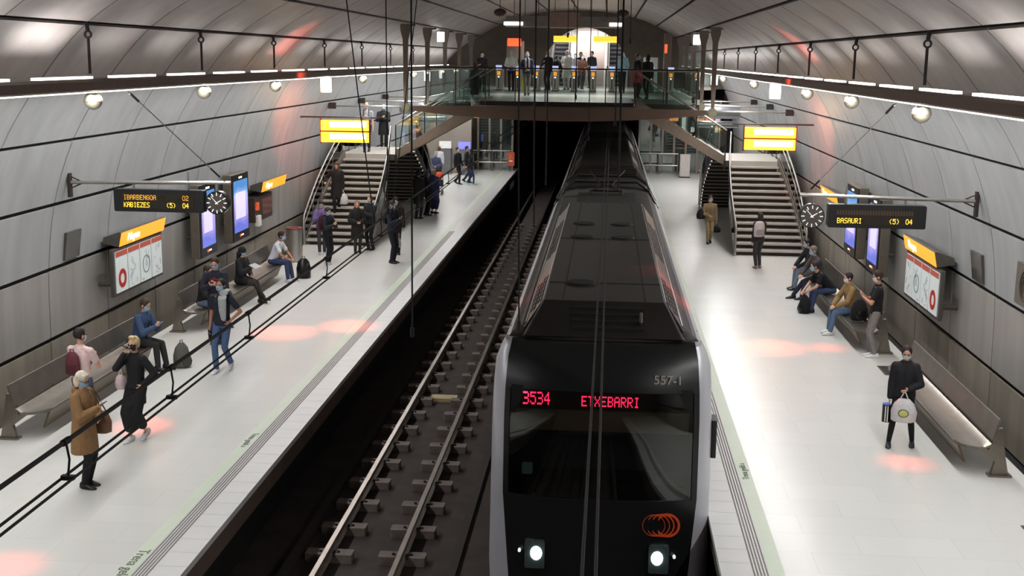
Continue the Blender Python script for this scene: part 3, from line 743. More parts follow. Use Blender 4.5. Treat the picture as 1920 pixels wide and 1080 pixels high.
mb = MB(); mb.rbox(4.15, 57, 4.39, 4.5, 57.4, 7.0, .04); build(mb, 'body', mat('kiosk_grey', (.1, .1, .1)), t)
mb = MB(); mb.box(4.18, 56.98, 6.1, 4.3, 57, 6.5); build(mb, 'lit_stripe', MATS['red_lit'], t)
t = thing('glass_booth', 'glazed grey staff booth at the end of the upper hall, train side', 'booth', (5.6, 58.5, 4.39))
mb = MB(); mb.box(5.0, 58.5, 4.39, 6.6, 61.5, 4.5); mb.box(5.0, 58.5, 6.3, 6.6, 61.5, 6.45)
for x in (5.0, 5.5, 6.0, 6.54): mb.box(x, 58.5, 4.5, x+.06, 58.6, 6.3)
build(mb, 'frame', mat('booth_frame', srgb(140, 126, 116), .5, .3), t)
mb = MB(); mb.box(5.06, 58.54, 4.5, 6.55, 58.56, 6.3); build(mb, 'glazing', M_glass, t)
mb = MB(); mb.box(5.06, 59.8, 4.5, 6.55, 59.9, 6.3); build(mb, 'back_panel', mat('booth_back', srgb(104, 108, 104), .6), t)
t = tag(build(MB().rbox(3.3, 59.5, 4.39, 4.0, 59.9, 5.9, .04), 'information_panel', mat('panel_pale', srgb(184, 188, 184), .4)), 'pale standing panel beside the passage arch, train side', 'panel')

# passage with escalators and stairs beyond the arch
M_pass = mat('passage_white', srgb(226, 222, 218), .4, 0, .03, 2)
mb = MB(); A = arch_pts(24)
sl = .577; rings = []
for y in (62.6, 64, 82):
    dz = max(0, y-64)*sl; rings.append([Vector((x, y, z+dz)) for x, z in A])
vs = [v for r in rings for v in r]; n = 25
mb.add(vs, [(j*n+i, j*n+i+1, (j+1)*n+i+1, (j+1)*n+i) for j in range(2) for i in range(n-1)])
struct(build(mb, 'wall_passage', M_pass, smooth=True))
mb = MB(); mb.box(-2.1, 62.5, 4.2, 2.9, 64.2, 4.38); mb.box(-2.2, 82, 4, 3.1, 82.2, 18); mb.add([(-2.0, 64, 4.3), (2.85, 64, 4.3), (2.85, 82, 4.3+18*sl), (-2.0, 82, 4.3+18*sl)], [(0, 1, 2, 3)])
struct(build(mb, 'floor_passage', M_pass))
t = thing('passage_stair', 'wide white staircase between the two escalators beyond the arch', 'staircase', (.6, 64, 4.39))
mb = MB()
for k in range(50): mb.box(-.15, 64+k*.3, 4.30+k*.3*sl, 1.35, 64.3+k*.3, 4.39+(k+1)*.3*sl)
build(mb, 'steps', mat('stair_pink_white', srgb(222, 210, 206), .5, 0, .02), t)
for s, x0, w_ in ((-1, -1.35, 'on the empty track side'), (1, 1.65, 'on the train side')):
    t = thing('escalator', 'dark escalator with pale balustrades beyond the arch, '+w_, 'escalator', (x0+.4, 64, 4.39))
    mb = MB()
    for k in range(40): mb.box(x0, 64+k*.4, 4.30+k*.4*sl, x0+.8, 64.4+k*.4, 4.36+(k+1)*.4*sl)
    build(mb, 'steps', mat('escalator_steps', srgb(76, 78, 84), .5, .5), t)
    mb = MB()
    for k in range(40): mb.box(x0+.02, 63.99+k*.4, 4.30+(k+.86)*.4*sl, x0+.78, 64.0+k*.4, 4.36+(k+1)*.4*sl)
    build(mb, 'step_edge_markings', mat('step_edge', srgb(150, 150, 156), .5, .3), t)
    for x in (x0-.17, x0+.8):
        mb = MB(); mb.loft([[Vector((x+a, y, 4.39+max(0, y-64)*sl+b)) for a, b in ((0, 0), (.15, 0), (.15, .95), (0, .95))] for y in (63.4, 64, 80)]); build(mb, 'side_panel', mat('escalator_panel', srgb(214, 212, 210), .3, .3), t)
        mb = MB(); mb.tube([(x+.075, y, 4.39+max(0, y-64)*sl+1.0) for y in (63.4, 64, 80)], .045, 8); build(mb, 'handrail', M_blackp, t)

# ---------------------------------------------------------------- lower hall beyond the stairs
M_lobby = mat('lobby_wall', srgb(150, 140, 130), .5, 0, .1, 1.5)
M_lobdark = mat('lobby_dark_glass', srgb(84, 90, 88), .3, .2, .15, 1)
for q in [(min(s*3.12, s*8.3), 64.0, -.5, max(s*3.12, s*8.3), 64.3, 4.3) for s in (-1, 1)]+[(min(s*3.12, s*3.3), 64.3, -1.6, max(s*3.12, s*3.3), 95, 4.29) for s in (-1, 1)]+[(min(s*7.6, s*8.3), 62.6, 0, max(s*7.6, s*8.3), 64, 4.2) for s in (-1, 1)]+[(-3.3, 64.31, 4.12, 3.3, 95, 4.19), (-3.3, 95, -1.6, 3.3, 95.3, 4.2)]:
    mb = MB(); mb.box(*q); struct(build(mb, 'wall_portal', M_dark))
mb = MB(); mb.box(-8.0, 60.5, 0, -5.2, 60.7, 3.85); struct(build(mb, 'wall_lobby', M_lobby))
def lobby(s, w_):
    t = thing('glass_screen', 'glazed screen with pale posts under the upper floor, '+w_, 'glass screen', (s*5.5, 62.8, 0))
    xs = [3.3, 3.9, 4.5, 5.1, 5.7, 6.3, 6.9, 7.4]
    for x in xs: mb = MB(); mb.box(s*x-.05, 62.75, 0, s*x+.05, 62.85, 3.8); build(mb, 'post', M_lobby, t)
    mb = MB(); mb.box(min(s*3.3, s*7.4), 62.79, .02, max(s*3.3, s*7.4), 62.81, 3.8); build(mb, 'glazing', M_glass, t)
    mb = MB(); mb.box(min(s*3.3, s*7.4), 63.7, .02, max(s*3.3, s*7.4), 63.8, 3.8); build(mb, 'back_panel', M_lobdark, t)
    r = thing('guard_rail', 'low steel guard rail across the platform end, '+w_, 'guard rail', (s*4.3, 62.2, 0))
    for z in (.45, 1.05): mb = MB(); mb.cyl((s*3.35, 62.2, z), (s*5.3, 62.2, z), .035, 8); build(mb, 'bar', M_steel, r)
    for x in (3.4, 4.3, 5.28): mb = MB(); mb.cyl((s*x, 62.2, 0), (s*x, 62.2, 1.05), .035, 8); build(mb, 'post', M_steel, r)
lobby(-1, 'empty track side'); lobby(1, 'train side')
t = thing('warning_sign', 'orange warning plate with white triangle at the far end of the empty track platform', 'sign', (-3.3, 62.0, 0))
mb = MB(); mb.rbox(-3.48, 61.98, .30, -3.12, 62.02, 1.0, .03, axis='Y'); build(mb, 'plate', mat('warning_orange', srgb(206, 84, 40), .5, emit=.1), t)
mb = MB(); mb.tube([(-3.38, 61.97, .68), (-3.22, 61.97, .68), (-3.30, 61.97, .88), (-3.38, 61.97, .68)], .012, 5); mb.box(-3.39, 61.965, .5, -3.21, 61.98, .6); build(mb, 'triangle_symbol', mat('sign_white', srgb(240, 230, 220)), t)
t = thing('service_cabinet', 'pale pinkish cabinet standing beyond the rail on the train platform', 'cabinet', (5.55, 60.5, 0))
mb = MB(); mb.rbox(5.3, 60.5, .06, 5.8, 60.9, 1.15, .03); build(mb, 'body', mat('cabinet_pink', srgb(206, 196, 192), .4), t)
mb = MB(); mb.box(5.28, 60.48, 0, 5.82, 60.92, .06); build(mb, 'plinth', M_blackp, t)
def machine(x, y, label, scr):
    t = thing('ticket_machine', label, 'ticket machine', (x, y, 0))
    mb = MB(); mb.rbox(x-.3, y, 0, x+.3, y+.5, 1.3, .04); build(mb, 'body', mat('machine_grey', srgb(120, 120, 122), .4, .3), t)
    mb = MB(); mb.rbox(x-.3, y-.03, 1.3, x+.3, y+.1, 1.65, .02, axis='Y'); build(mb, 'lit_header', scr, t)
machine(-6.45, 59.9, 'grey ticket machine with white header at the lobby wall', mat('hdr_white', srgb(220, 220, 220), .4, emit=.3))
machine(-5.45, 59.6, 'grey ticket machine with blue header at the lobby wall', mat('hdr_blue', srgb(110, 110, 220), .4, emit=.7, ecol=(.3, .3, 1)))
# lit posters and panes seen past the landings
for s, w_ in ((-1, 'empty track side'), (1, 'train side')):
    for k, (x, col, wd) in enumerate(((5.0, 'o', .22), (5.5, 'w', .10), (5.95, 'w', .10), (6.3, 'o', .22), (6.8, 'r', .20), (7.2, 'w', .12))):
        nm = {'o': 'orange', 'w': 'white', 'r': 'red'}[col]
        if s < 0: x = x+.1
        m_ = {'o': mat('poster_orange', (1, .35, .1), .4, emit=.8, ecol=(1, .3, .08)), 'w': mat('poster_white', (.8, .8, .75), .4, emit=.28), 'r': MATS['red_lit']}[col]
        z0, z1 = (2.75, 3.2) if col != 'w' else (2.2, 3.6)
        pos = {0: 'beside the tunnel', 3: 'in the middle', 4: 'third from the tunnel', 1: 'next to the first orange one', 2: 'second of the white strips', 5: 'against the outer wall'}[k]
        tag(build(MB().rbox(s*x-wd, 61.9, z0, s*x+wd, 61.98, z1, .02, axis='Y'), 'backlit_poster', m_), f'{nm} lit panel under the upper floor, {w_}, {pos}', 'lit poster', 'lit panels under the upper floor')

# ---------------------------------------------------------------- staircases
M_tread = mat('tread_stone', srgb(176, 170, 162), .45, 0, .05, 4)
M_string = mat('stringer_steel', srgb(128, 118, 108), .4, .4)
def flight(name, label, base, top, along, x_b, x_t, n=15, s=1, railh=.95, rails=(0, 1), handr=.03):
    # runs from base (y,z) to top (y,z); x_b/x_t = inner and outer edge at bottom and top; along 'Y'
    y0, z0 = base; y1, z1 = top
    t = thing(name, label, 'staircase', ((x_b[0]+x_b[1])/2, y0, z0))
    rise = (z1-z0)/n; go = (y1-y0)/(n-1)
    def X(e, u): return x_b[e]*(1-u)+x_t[e]*u + (1 if e else -1)*s*.10*math.sin(PI*min(1, max(0, u)))
    for k in range(1, n):
        u = (k-.5)/(n-1); ya = y0+(k-1)*go; yb = y0+k*go+go*.12; z = z0+k*rise
        xs = sorted((X(0, u), X(1, u)))
        mb = MB(); mb.box(xs[0], min(ya, yb), z-.055, xs[1], max(ya, yb), z); build(mb, 'tread', M_tread, t)
        mb = MB(); e = ya+(.10 if go > 0 else -.10); mb.box(xs[0]+.05, min(e, e+.02), z-rise+.002, xs[1]-.05, max(e, e+.02), z-.055)
        build(mb, 'riser', M_under, t)
    for e in (0, 1):
        sx = X(e, 0); rings = []
        for j in range(9):
            u = j/8; x = X(e, u); y = y0+(y1-y0)*u; z = z0+(z1-z0)*u; o = (1 if e else -1)*s*.03
            rings.append([Vector((x, y, z-.16)), Vector((x+o, y, z-.16)), Vector((x+o, y, z+.14)), Vector((x, y, z+.14))])
        rings[0][0].z = rings[0][1].z = z0
        mb = MB(); mb.loft(rings); build(mb, 'stringer', M_string, t)
        if e in rails:
            pts = []
            for j in range(9):
                u = j/8; pts.append(Vector((X(e, u)+(1 if e else -1)*s*.05, y0+(y1-y0)*u, z0+(z1-z0)*u+railh)))
            a = pts[0]+Vector((0, -.12 if go > 0 else .12, -.16)); b = Vector((a.x, a.y, z0+.02))
            mb = MB(); mb.tube([b, a]+pts, handr, 8); build(mb, 'handrail', M_steel, t, smooth=True)
            mb = MB(); mb.tube([p-Vector((0, 0, .28)) for p in pts], handr*.7, 8); build(mb, 'lower_rail', M_steel, t, smooth=True)
            for j in range(0, 8, 2):
                p, q = pts[j], pts[j+2] if j+2 < 9 else pts[8]
                sd = Vector(((1 if e else -1)*s*.006, 0, 0)); vs = [p-Vector((0, 0, .85)), q-Vector((0, 0, .85)), q-Vector((0, 0, .04)), p-Vector((0, 0, .04))]
                mb = MB(); mb.add([v-sd for v in vs]+[v+sd for v in vs], [(0, 1, 2, 3), (7, 6, 5, 4), (0, 4, 5, 1), (1, 5, 6, 2), (2, 6, 7, 3), (3, 7, 4, 0)]); build(mb, 'glass_panel', M_glass, t)
                mb = MB(); mb.cyl(p-Vector((0, 0, .9)), p, .018, 6); build(mb, 'post', M_steel, t)
    return t
for s, w_ in ((-1, 'empty track platform'), (1, 'train platform')):
    flight('staircase', f'front flight of steps from the {w_} up to the half landing', (36.3, 0), (40.75, 2.5), 'Y', (s*5.62, s*7.62), (s*5.80, s*7.32), 15, s)
    flight('staircase', f'rear flight of steps coming down behind the half landing, {w_}', (48.6, 0), (44.1, 2.5), 'Y', (s*5.45, s*7.4), (s*5.45, s*7.4), 15, s)
    l = thing('half_landing', f'half landing slab between the flights above the {w_}', 'landing', (s*6.5, 42.4, 2.5))
    mb = MB(); mb.box(min(s*5.6, s*7.5), 40.72, 2.32, max(s*5.6, s*7.5), 44.1, 2.5); build(mb, 'slab', M_tread, l)
    mb = MB(); mb.box(min(s*5.57, s*5.6), 40.7, 2.2, max(s*5.57, s*5.6), 40.9, 2.5); mb.cyl((s*6.5, 42.4, 0), (s*6.5, 42.4, 2.32), .12, 12); build(mb, 'support_column', M_string, l)
    balustrade('', [(s*7.45, 40.8, 2.5), (s*7.45, 44.0, 2.5)], '', .95, parent=l, rail_r=.022)
    # upper flight, climbing inward to the upper floor
    t = thing('upper_staircase', f'upper flight from the half landing inward to the upper floor, above the {w_}', 'staircase', (s*5.6, 42.4, 2.5))
    n = 11
    for k in range(1, n):
        z = 2.5+k*1.89/n; xa = s*(5.6-(k-1)*.305); xb = s*(5.6-k*.305-.03)
        mb = MB(); mb.box(min(xa, xb), 40.95, z-.06, max(xa, xb), 43.7, z); build(mb, 'tread', M_tread, t)
    for y in (40.85, 43.72):
        P = [(s*5.62, 2.30), (s*5.62, 2.62), (s*2.55, 4.45), (s*2.55, 4.02)]
        mb = MB(); mb.add([(x, y, z) for x, z in P]+[(x, y+.06, z) for x, z in P], [(0, 1, 2, 3), (7, 6, 5, 4), (0, 4, 5, 1), (1, 5, 6, 2), (2, 6, 7, 3), (3, 7, 4, 0)])
        build(mb, 'stringer', mat('stringer_wide', srgb(140, 126, 112), .4, .4), t)
    for y in (40.88, 43.75):
        mb = MB(); mb.tube([(s*5.62, y, 3.5), (s*2.5, y, 5.42)], .03, 8); build(mb, 'handrail', M_steel, t, smooth=True)
        for k in range(3):
            a = 5.6-k*1.0; b = a-.95; za = 2.66+(5.6-a)*.6; zb = 2.66+(5.6-b)*.6
            mb = MB(); vs = [(s*a, y, za), (s*b, y, zb), (s*b, y, zb+.78), (s*a, y, za+.78)]
            mb.add([(p[0], y-.006, p[2]) for p in vs]+[(p[0], y+.006, p[2]) for p in vs], [(0, 1, 2, 3), (7, 6, 5, 4), (0, 4, 5, 1), (1, 5, 6, 2), (2, 6, 7, 3), (3, 7, 4, 0)])
            build(mb, 'glass_panel', M_glass, t)
            mb = MB(); mb.cyl((s*a, y, za-.05), (s*a, y, za+.84), .02, 6); build(mb, 'post', M_frame, t)
    d = thing('ventilation_duct', f'big round grey duct running to the wall past the half landing, {w_}', 'duct', (s*6.2, 50, 3.5))
    mb = MB(); mb.cyl((s*5.15, 50, 3.75), (s*7.0, 50, 3.75), .30, 20); build(mb, 'pipe', mat('duct_steel', srgb(150, 150, 156), .3, .7), d, smooth=True)
    mb = MB(); mb.cyl((s*5.15, 50.4, 3.2), (s*7.0, 50.4, 3.2), .14, 16); build(mb, 'lower_pipe', MATS['duct_steel'], d, smooth=True)
    # double yellow sign above the steps
    t = thing('double_lit_sign', f'pair of yellow lit signs hanging above the steps of the {w_}', 'sign', (s*6.3, 36, 3.95))
    x0, x1 = (-7.02, -5.55) if s < 0 else (5.66, 7.15)
    for z0 in (3.57, 3.22):
        mb = MB(); mb.rbox(x0, 35.94, z0, x1, 36.1, z0+.31, .02, axis='Y'); build(mb, 'lit_panel', M_yellow, t)
        mb = MB(); mb.rbox(x0+.28, 35.925, z0+.1, x1-.08, 35.94, z0+.27, .02, axis='Y'); build(mb, 'bright_text_field', M_whitetext, t)
        for k, dx in enumerate((.42, .50, .56, .66)):
            pass
    mb = MB(); mb.box(x0-.03, 35.96, 3.18, x0, 36.08, 3.93); mb.box(x1, 35.96, 3.18, x1+.03, 36.08, 3.93); mb.box(x0, 35.97, 3.53, x1, 36.07, 3.57); build(mb, 'frame', mat('sign_frame_red', srgb(120, 34, 24), .5, .2), t)
    mb = MB(); mb.cyl((s*5.3, 36.02, 3.97), (s*7.72, 36.02, 3.97), .025, 8); build(mb, 'support_bar', M_frame, t)

# ---------------------------------------------------------------- wall furniture
def mirror_y(s): return s
M_poster = mat('poster_paper', srgb(206, 214, 214), .35, 0, .05, 8, emit=.16, ecol=(.8, .9, .9))
M_pred = mat('poster_header_red', srgb(190, 92, 74), .5, 0, .04, emit=.04)
M_ring = mat('poster_ring_red', srgb(188, 46, 34), .5, 0, .03)
M_ink = mat('poster_ink', srgb(96, 110, 112), .5)
M_shell = mat('casing_grey', srgb(92, 88, 82), .45, .4)
def wallbox(mb, s, xi, xo, y0, y1, z0, z1): return mb.box(min(s*xi, s*xo), y0, z0, max(s*xi, s*xo), y1, z1)
for s, w_ in ((-1, 'empty track'), (1, 'train')):
    ya, yb, z0, z1 = (21.9, 24.45, 1.22, 2.06)
    t = thing('map_board', f'framed board of four posters with red headers on the {w_} side wall', 'map board', (s*7.75, 23.2, 1.65))
    mb = MB(); wallbox(mb, s, 7.72, 7.80, ya, yb, z0-.04, z1+.04); build(mb, 'frame', M_shell, t, bevel=.01)
    for y in (22.1, 24.2):
        mb = MB(); mb.cyl((s*7.8, y, 1.4), (s*8.12, y, 1.4), .05, 10); build(mb, 'wall_bracket', M_shell, t)
    pw = (yb-ya-.1)/4
    for k in range(4):
        p0 = ya+.05+k*pw+.03; p1 = p0+pw-.06
        mb = MB(); wallbox(mb, s, 7.70, 7.72, p0, p1, z0+.02, z1-.02); p = build(mb, 'poster', M_poster, t)
        mb = MB(); wallbox(mb, s, 7.694, 7.70, p0, p1, z1-.12, z1-.02); build(mb, 'header', M_pred, p)
        cy = (p0+p1)/2
        if k == 0:
            mb = MB(); mb.disc_ring((s*7.700, cy, 1.50), (-s, 0, 0), (0, 0, 1), .10, .185, .008, 36); build(mb, 'red_ring_logo', M_ring, p)
        elif k == 2:
            mb = MB(); mb.disc_ring((s*7.700, cy, 1.58), (-s, 0, 0), (0, 0, 1), .165, .178, .008, 36); build(mb, 'map_marking', M_ink, p)
        mb = MB(); rr = random.Random(k)
        for j in range(9):
            a = (s*7.696, p0+rr.uniform(.06, pw-.12), rr.uniform(z0+.08, z1-.18)); b = (s*7.696, min(p1-.05, max(p0+.05, a[1]+rr.uniform(-.15, .15))), min(z1-.16, max(z0+.05, a[2]+rr.uniform(-.2, .2))))
            mb.tube([a, b], .003, 4)
        if k: build(mb, 'map_lines', M_ink, p)
    # lit orange name signs
    for (ya, yb, on) in ((22.15, 24.5, 'over the map board'), (31.8, 34.2, 'nearer the stairs')):
        t = thing('station_sign', f'glowing orange name sign on the {w_} side wall, {on}', 'sign', (s*7.7, (ya+yb)/2, 2.25))
        mb = MB(); mb.loft([[Vector((s*x, y, z)) for x, z in ((7.70, 2.12), (7.64, 2.40), (7.69, 2.41), (8.0, 2.3), (8.02, 2.18))] for y in (ya, yb)]); build(mb, 'housing', M_shell, t)
        mb = MB(); mb.loft([[Vector((s*x, y, z)) for x, z in ((7.688, 2.125), (7.63, 2.395), (7.64, 2.395), (7.70, 2.125))] for y in (ya+.01, yb-.01)]); f_ = build(mb, 'lit_face', M_orange, t)
        B = Matrix(((0, s*(.06/.276), s*-1, 0), (-s*-1*-1 if s > 0 else 1, 0, 0, 0), (0, -.27/.276*-1, 0, 0), (0, 0, 0, 1)))
        # letters read along the wall as seen from the tracks
        ux = Vector((0, s*-1, 0)); uy = Vector((-s*.06, 0, .27)).normalized(); uz = ux.cross(uy)
        M = Matrix(((ux.x, uy.x, uz.x, s*7.652), (ux.y, uy.y, uz.y, (ya+.35) if s < 0 else (yb-.35)), (ux.z, uy.z, uz.z, 2.26), (0, 0, 0, 1)))
        text_mesh('Moyua', .23, M, 'sign_lettering', M_whitetext, f_, depth=.003)
    # tall advertising screens
    for (ya, yb, on) in ((26.72, 27.85, 'beside the map board'), (29.15, 30.5, 'farther along the bench')):
        t = thing('advertising_screen', f'tall lit screen on the {w_} side wall, {on}', 'screen', (s*7.75, (ya+yb)/2, 2))
        mb = MB(); wallbox(mb, s, 7.68, 7.90, ya-.02, yb+.02, 1.12, 2.84); build(mb, 'casing', mat('casing_warm', srgb(112, 104, 94), .45, .4), t, bevel=.02)
        mb = MB(); wallbox(mb, s, 7.655, 7.68, ya, yb, 1.14, 2.82); build(mb, 'bezel', M_blackp, t)
        m = MATS.get('screen_image')
        if m is None:
            m = mat('screen_image', (.30, .30, .8), .2, emit=1.0); nt = m.node_tree; b = nt.nodes['Principled BSDF']
            tc = nt.nodes.new('ShaderNodeTexCoord'); sp = nt.nodes.new('ShaderNodeSeparateXYZ'); cr_ = nt.nodes.new('ShaderNodeValToRGB')
            nz = nt.nodes.new('ShaderNodeTexNoise'); nz.inputs['Scale'].default_value = 2; ad = nt.nodes.new('ShaderNodeMath'); ad.operation = 'MULTIPLY_ADD'; ad.inputs[1].default_value = .25; 
            nt.links.new(tc.outputs['Generated'], sp.inputs[0]); nt.links.new(tc.outputs['Object'], nz.inputs['Vector']); nt.links.new(nz.outputs['Fac'], ad.inputs[0]); nt.links.new(sp.outputs['Z'], ad.inputs[2])
            nt.links.new(ad.outputs[0], cr_.inputs[0]); e = cr_.color_ramp.elements
            e[0].position = .25; e[0].color = (.16, .20, .75, 1); e[1].position = .40; e[1].color = (.42, .36, .86, 1)
            for p_, c_ in ((.62, (.50, .42, .90, 1)), (.86, (.52, .62, .95, 1)), (.93, (.20, .42, .80, 1)), (1.0, (.10, .30, .70, 1))):
                q_ = e.new(p_); q_.color = c_
            nt.links.new(cr_.outputs[0], b.inputs['Emission Color']); b.inputs['Base Color'].default_value = (0, 0, 0, 1)
            for l in list(nt.links):
                if l.to_socket == b.inputs['Base Color']: nt.links.remove(l)
        mb = MB(); wallbox(mb, s, 7.648, 7.655, ya+.10, yb-.10, 1.36, 2.66); d_ = build(mb, 'display', m, t)
        mb = MB(); wallbox(mb, s, 7.646, 7.648, ya+.22, yb-.3, 1.70, 2.36); build(mb, 'page_image', mat('screen_page', (.6, .55, .9), .3, emit=1.0, ecol=(.50, .46, .92)), d_)
        yc = (ya+yb)/2
        mb = MB(); wallbox(mb, s, 7.65, 7.655, yc-.12, yc+.12, 2.71, 2.75); wallbox(mb, s, 7.65, 7.655, yc-.02, yc+.14, 1.24, 1.27); build(mb, 'logo_marking', M_whiteglow, t)
        mb = MB(); wallbox(mb, s, 7.65, 7.655, yc-.14, yc-.07, 1.225, 1.28); build(mb, 'logo_dot_marking', MATS['red_lit'], t)
        for z in (1.6, 2.4):
            mb = MB(); mb.cyl((s*7.9, yc-.4, z), (s*8.03, yc-.4, z), .05, 8); build(mb, 'wall_bracket', M_shell, t)
    # small dark plates
    mb = MB(); mb.loft([[Vector((s*x, y, z)) for x, z in ((8.035, 2.12), (7.965, 2.62), (8.02, 2.62), (8.07, 2.12))] for y in (20.55, 21.15)])
    t = tag(build(mb, 'wall_plate', mat('plate_grey', srgb(96, 94, 92), .2, .6)), f'small square grey metal plate on the {w_} side wall', 'plate')
    # departures board with clock on an arm
    yb = 20.3
    t = thing('bracket_arm', f'long steel pole reaching out from the {w_} side wall above the board and clock', 'pole', (s*8, yb, 3.56))
    mb = MB(); mb.tube([(s*7.74, yb, 3.56), (s*4.86, yb, 3.61)], .032, 10); build(mb, 'pole', M_steel, t, smooth=True)
    mb = MB(); mb.tube([(s*7.5, yb, 3.56), (s*7.72, yb, 3.66), (s*7.72, yb, 3.46), (s*7.5, yb, 3.56)], .016, 6); mb.rbox(min(s*7.72, s*7.78), yb-.05, 3.3, max(s*7.72, s*7.78), yb+.05, 3.72, .01); build(mb, 'wall_bracket', M_frame, t)
    mb = MB(); mb.cyl((s*5.62, yb, 3.5), (s*5.62, yb, 3.78), .03, 8, .012); build(mb, 'clamp', M_steel, t)
    mb = MB(); mb.tube([(s*4.95, yb, 3.61), (s*5.95, yb-1.7, 5.22)], .008, 6); build(mb, 'stay_cable', M_steel, t)
    for a_, b_, r_ in (((s*5.02, yb-.12, 3.72), (s*5.12, yb-.29, 3.88), .016), ((s*5.84, yb-1.51, 5.04), (s*5.92, yb-1.65, 5.17), .02)):
        mb = MB(); mb.cyl(a_, b_, r_, 8); build(mb, 'turnbuckle', M_frame, t)
    xi, xo = (5.33, 6.93); zc = 3.27
    t = thing('departures_board', f'black LED departures board hanging over the {w_} platform', 'display board', (s*6.1, yb, 3.5))
    x0, x1 = min(s*xi, s*xo), max(s*xi, s*xo)
    mb = MB(); mb.rbox(x0, yb-.09, 3.08, x1, yb+.09, 3.47, .03, axis='Y'); build(mb, 'housing', M_blackp, t)
    mb = MB(); mb.box(x0+.13, yb-.096, 3.13, x1-.16, yb-.09, 3.41); scr = build(mb, 'display_window', mat('led_window', srgb(38, 32, 26), .25), t)
    mb = MB(); led3 = lambda txt, ox, oz, p, pz, mb: led2(mb, txt, (ox, yb-.097, oz), p, pz, .003)
    m_dim = mat('led_amber_dim', (1, .5, .05), .5, emit=.38, ecol=(1, .5, .05), vary=0); m_amb = mat('led_amber', (1, .6, .05), .5, emit=1.6, ecol=(1, .62, .05), vary=0)
    if s < 0:
        led3('IBARBENGOA', -6.75, 3.375, .0098, .0125, mb); led3('02', -5.70, 3.375, .0098, .0125, mb); build(mb, 'upper_lettering', m_dim, scr)
        mb = MB(); led3('KABIEZES', -6.75, 3.245, .0098, .0125, mb); led3('(5)', -5.99, 3.245, .0098, .0125, mb); led3('04', -5.70, 3.245, .0098, .0125, mb); build(mb, 'lower_lettering', m_amb, scr)
    else:
        led3('BASAURI', 5.48, 3.245, .0098, .0125, mb); led3('(5)', 6.33, 3.245, .0098, .0125, mb); led3('04', 6.60, 3.245, .0098, .0125, mb); build(mb, 'lower_lettering', m_amb, scr)
        mb = MB()
        for k in range(28): mb.box(5.47+k*.045, yb-.098, 3.30, 5.47+k*.045+.028, yb-.096, 3.375)
        build(mb, 'unlit_segment_marking', mat('led_off', srgb(66, 48, 36), .5), scr)
    for x in (s*5.62, s*6.6): mb = MB(); mb.cyl((x, yb, 3.46), (x, yb, 3.56), .02, 8); build(mb, 'hanger', M_steel, t)
    cx = -5.1 if s < 0 else 5.07
    t = thing('platform_clock', f'round dark clock beside the departures board over the {w_} platform', 'clock', (cx, yb, 3.26))
    mb = MB(); mb.cyl((cx, yb-.07, 3.26), (cx, yb+.07, 3.26), .205, 40); build(mb, 'case', M_blackp, t, smooth=30)
    mb = MB(); mb.cyl((cx, yb-.074, 3.26), (cx, yb-.07, 3.26), .165 if s < 0 else .19, 40); build(mb, 'dial', mat('clock_dial', srgb(74, 68, 62) if s < 0 else srgb(30, 29, 28), .5), t)
    mb = MB()
    for h in range(12):
        a = h*PI/6; u = Vector((math.sin(a), 0, math.cos(a))); v = Vector((math.cos(a), 0, -math.sin(a))); c = Vector((cx, yb-.076, 3.26))
        wd = .008
        mb.add([c+u*.125-v*wd, c+u*.125+v*wd, c+u*.18+v*wd, c+u*.18-v*wd]+[q+Vector((0, -.003, 0)) for q in (c+u*.125-v*wd, c+u*.125+v*wd, c+u*.18+v*wd, c+u*.18-v*wd)], [(0, 1, 2, 3), (7, 6, 5, 4), (0, 4, 5, 1), (1, 5, 6, 2), (2, 6, 7, 3), (3, 7, 4, 0)])
    build(mb, 'hour_markings', mat('clock_white', (.9, .9, .88), .5, emit=.5), t)
    for nm, ang, L, wd, m in (('hour_hand', 57, .10, .010, 'clock_white'), ('minute_hand', -42, .15, .007, 'clock_white'), ('second_hand', 125, .12, .003, 'poster_ring_red')):
        a = math.radians(ang); u = Vector((math.sin(a), 0, math.cos(a))); v = Vector((math.cos(a), 0, -math.sin(a))); c = Vector((cx, yb-.082, 3.26))
        mb = MB(); q = [c-u*.03-v*wd, c-u*.03+v*wd, c+u*L+v*wd*.5, c+u*L-v*wd*.5]; mb.add(q+[p+Vector((0, -.003, 0)) for p in q], [(0, 1, 2, 3), (7, 6, 5, 4), (0, 4, 5, 1), (1, 5, 6, 2), (2, 6, 7, 3), (3, 7, 4, 0)]); build(mb, nm, MATS[m], t)
    mb = MB(); mb.cyl((cx, yb, 3.46), (cx, yb, 3.6), .02, 8); build(mb, 'hanger', M_steel, t)
    # benches
    for (ya, yb2, on) in ((16.8, 21.6, 'first along the wall'), (24.1, 30.7, 'farther along, under the screens')):
        t = thing('bench', f'long brushed steel bench on the {w_} platform, {on}', 'bench', (s*7.2, (ya+yb2)/2, 0))
        def seat_ring(y, inset):
            P = [(6.74+inset, .40), (6.76+inset, .435), (6.95+inset*.6, .425), (7.10, .44), (7.20, .50), (7.22, .49), (7.12, .41), (6.95+inset*.6, .39)]
            return [Vector((s*a, y, b)) for a, b in P]
        mb = MB(); mb.loft([seat_ring(ya, .26), seat_ring(ya+.06, .14), seat_ring(ya+.16, .05), seat_ring(ya+.3, 0), seat_ring(yb2-.3, 0), seat_ring(yb2-.1, .08), seat_ring(yb2, .26)]); build(mb, 'seat', M_bench, t, smooth=40)
        mb = MB(); mb.loft([[Vector((s*a, y, b)) for a, b in ((7.17, .56), (7.245, .86), (7.27, .865), (7.275, .85), (7.20, .55))] for y in (ya-.05, yb2)]); build(mb, 'backrest', M_bench, t)
        mb = MB(); mb.cyl((s*7.255, ya-.05, .868), (s*7.255, yb2, .868), .010, 6); build(mb, 'top_edge', M_steel, t)
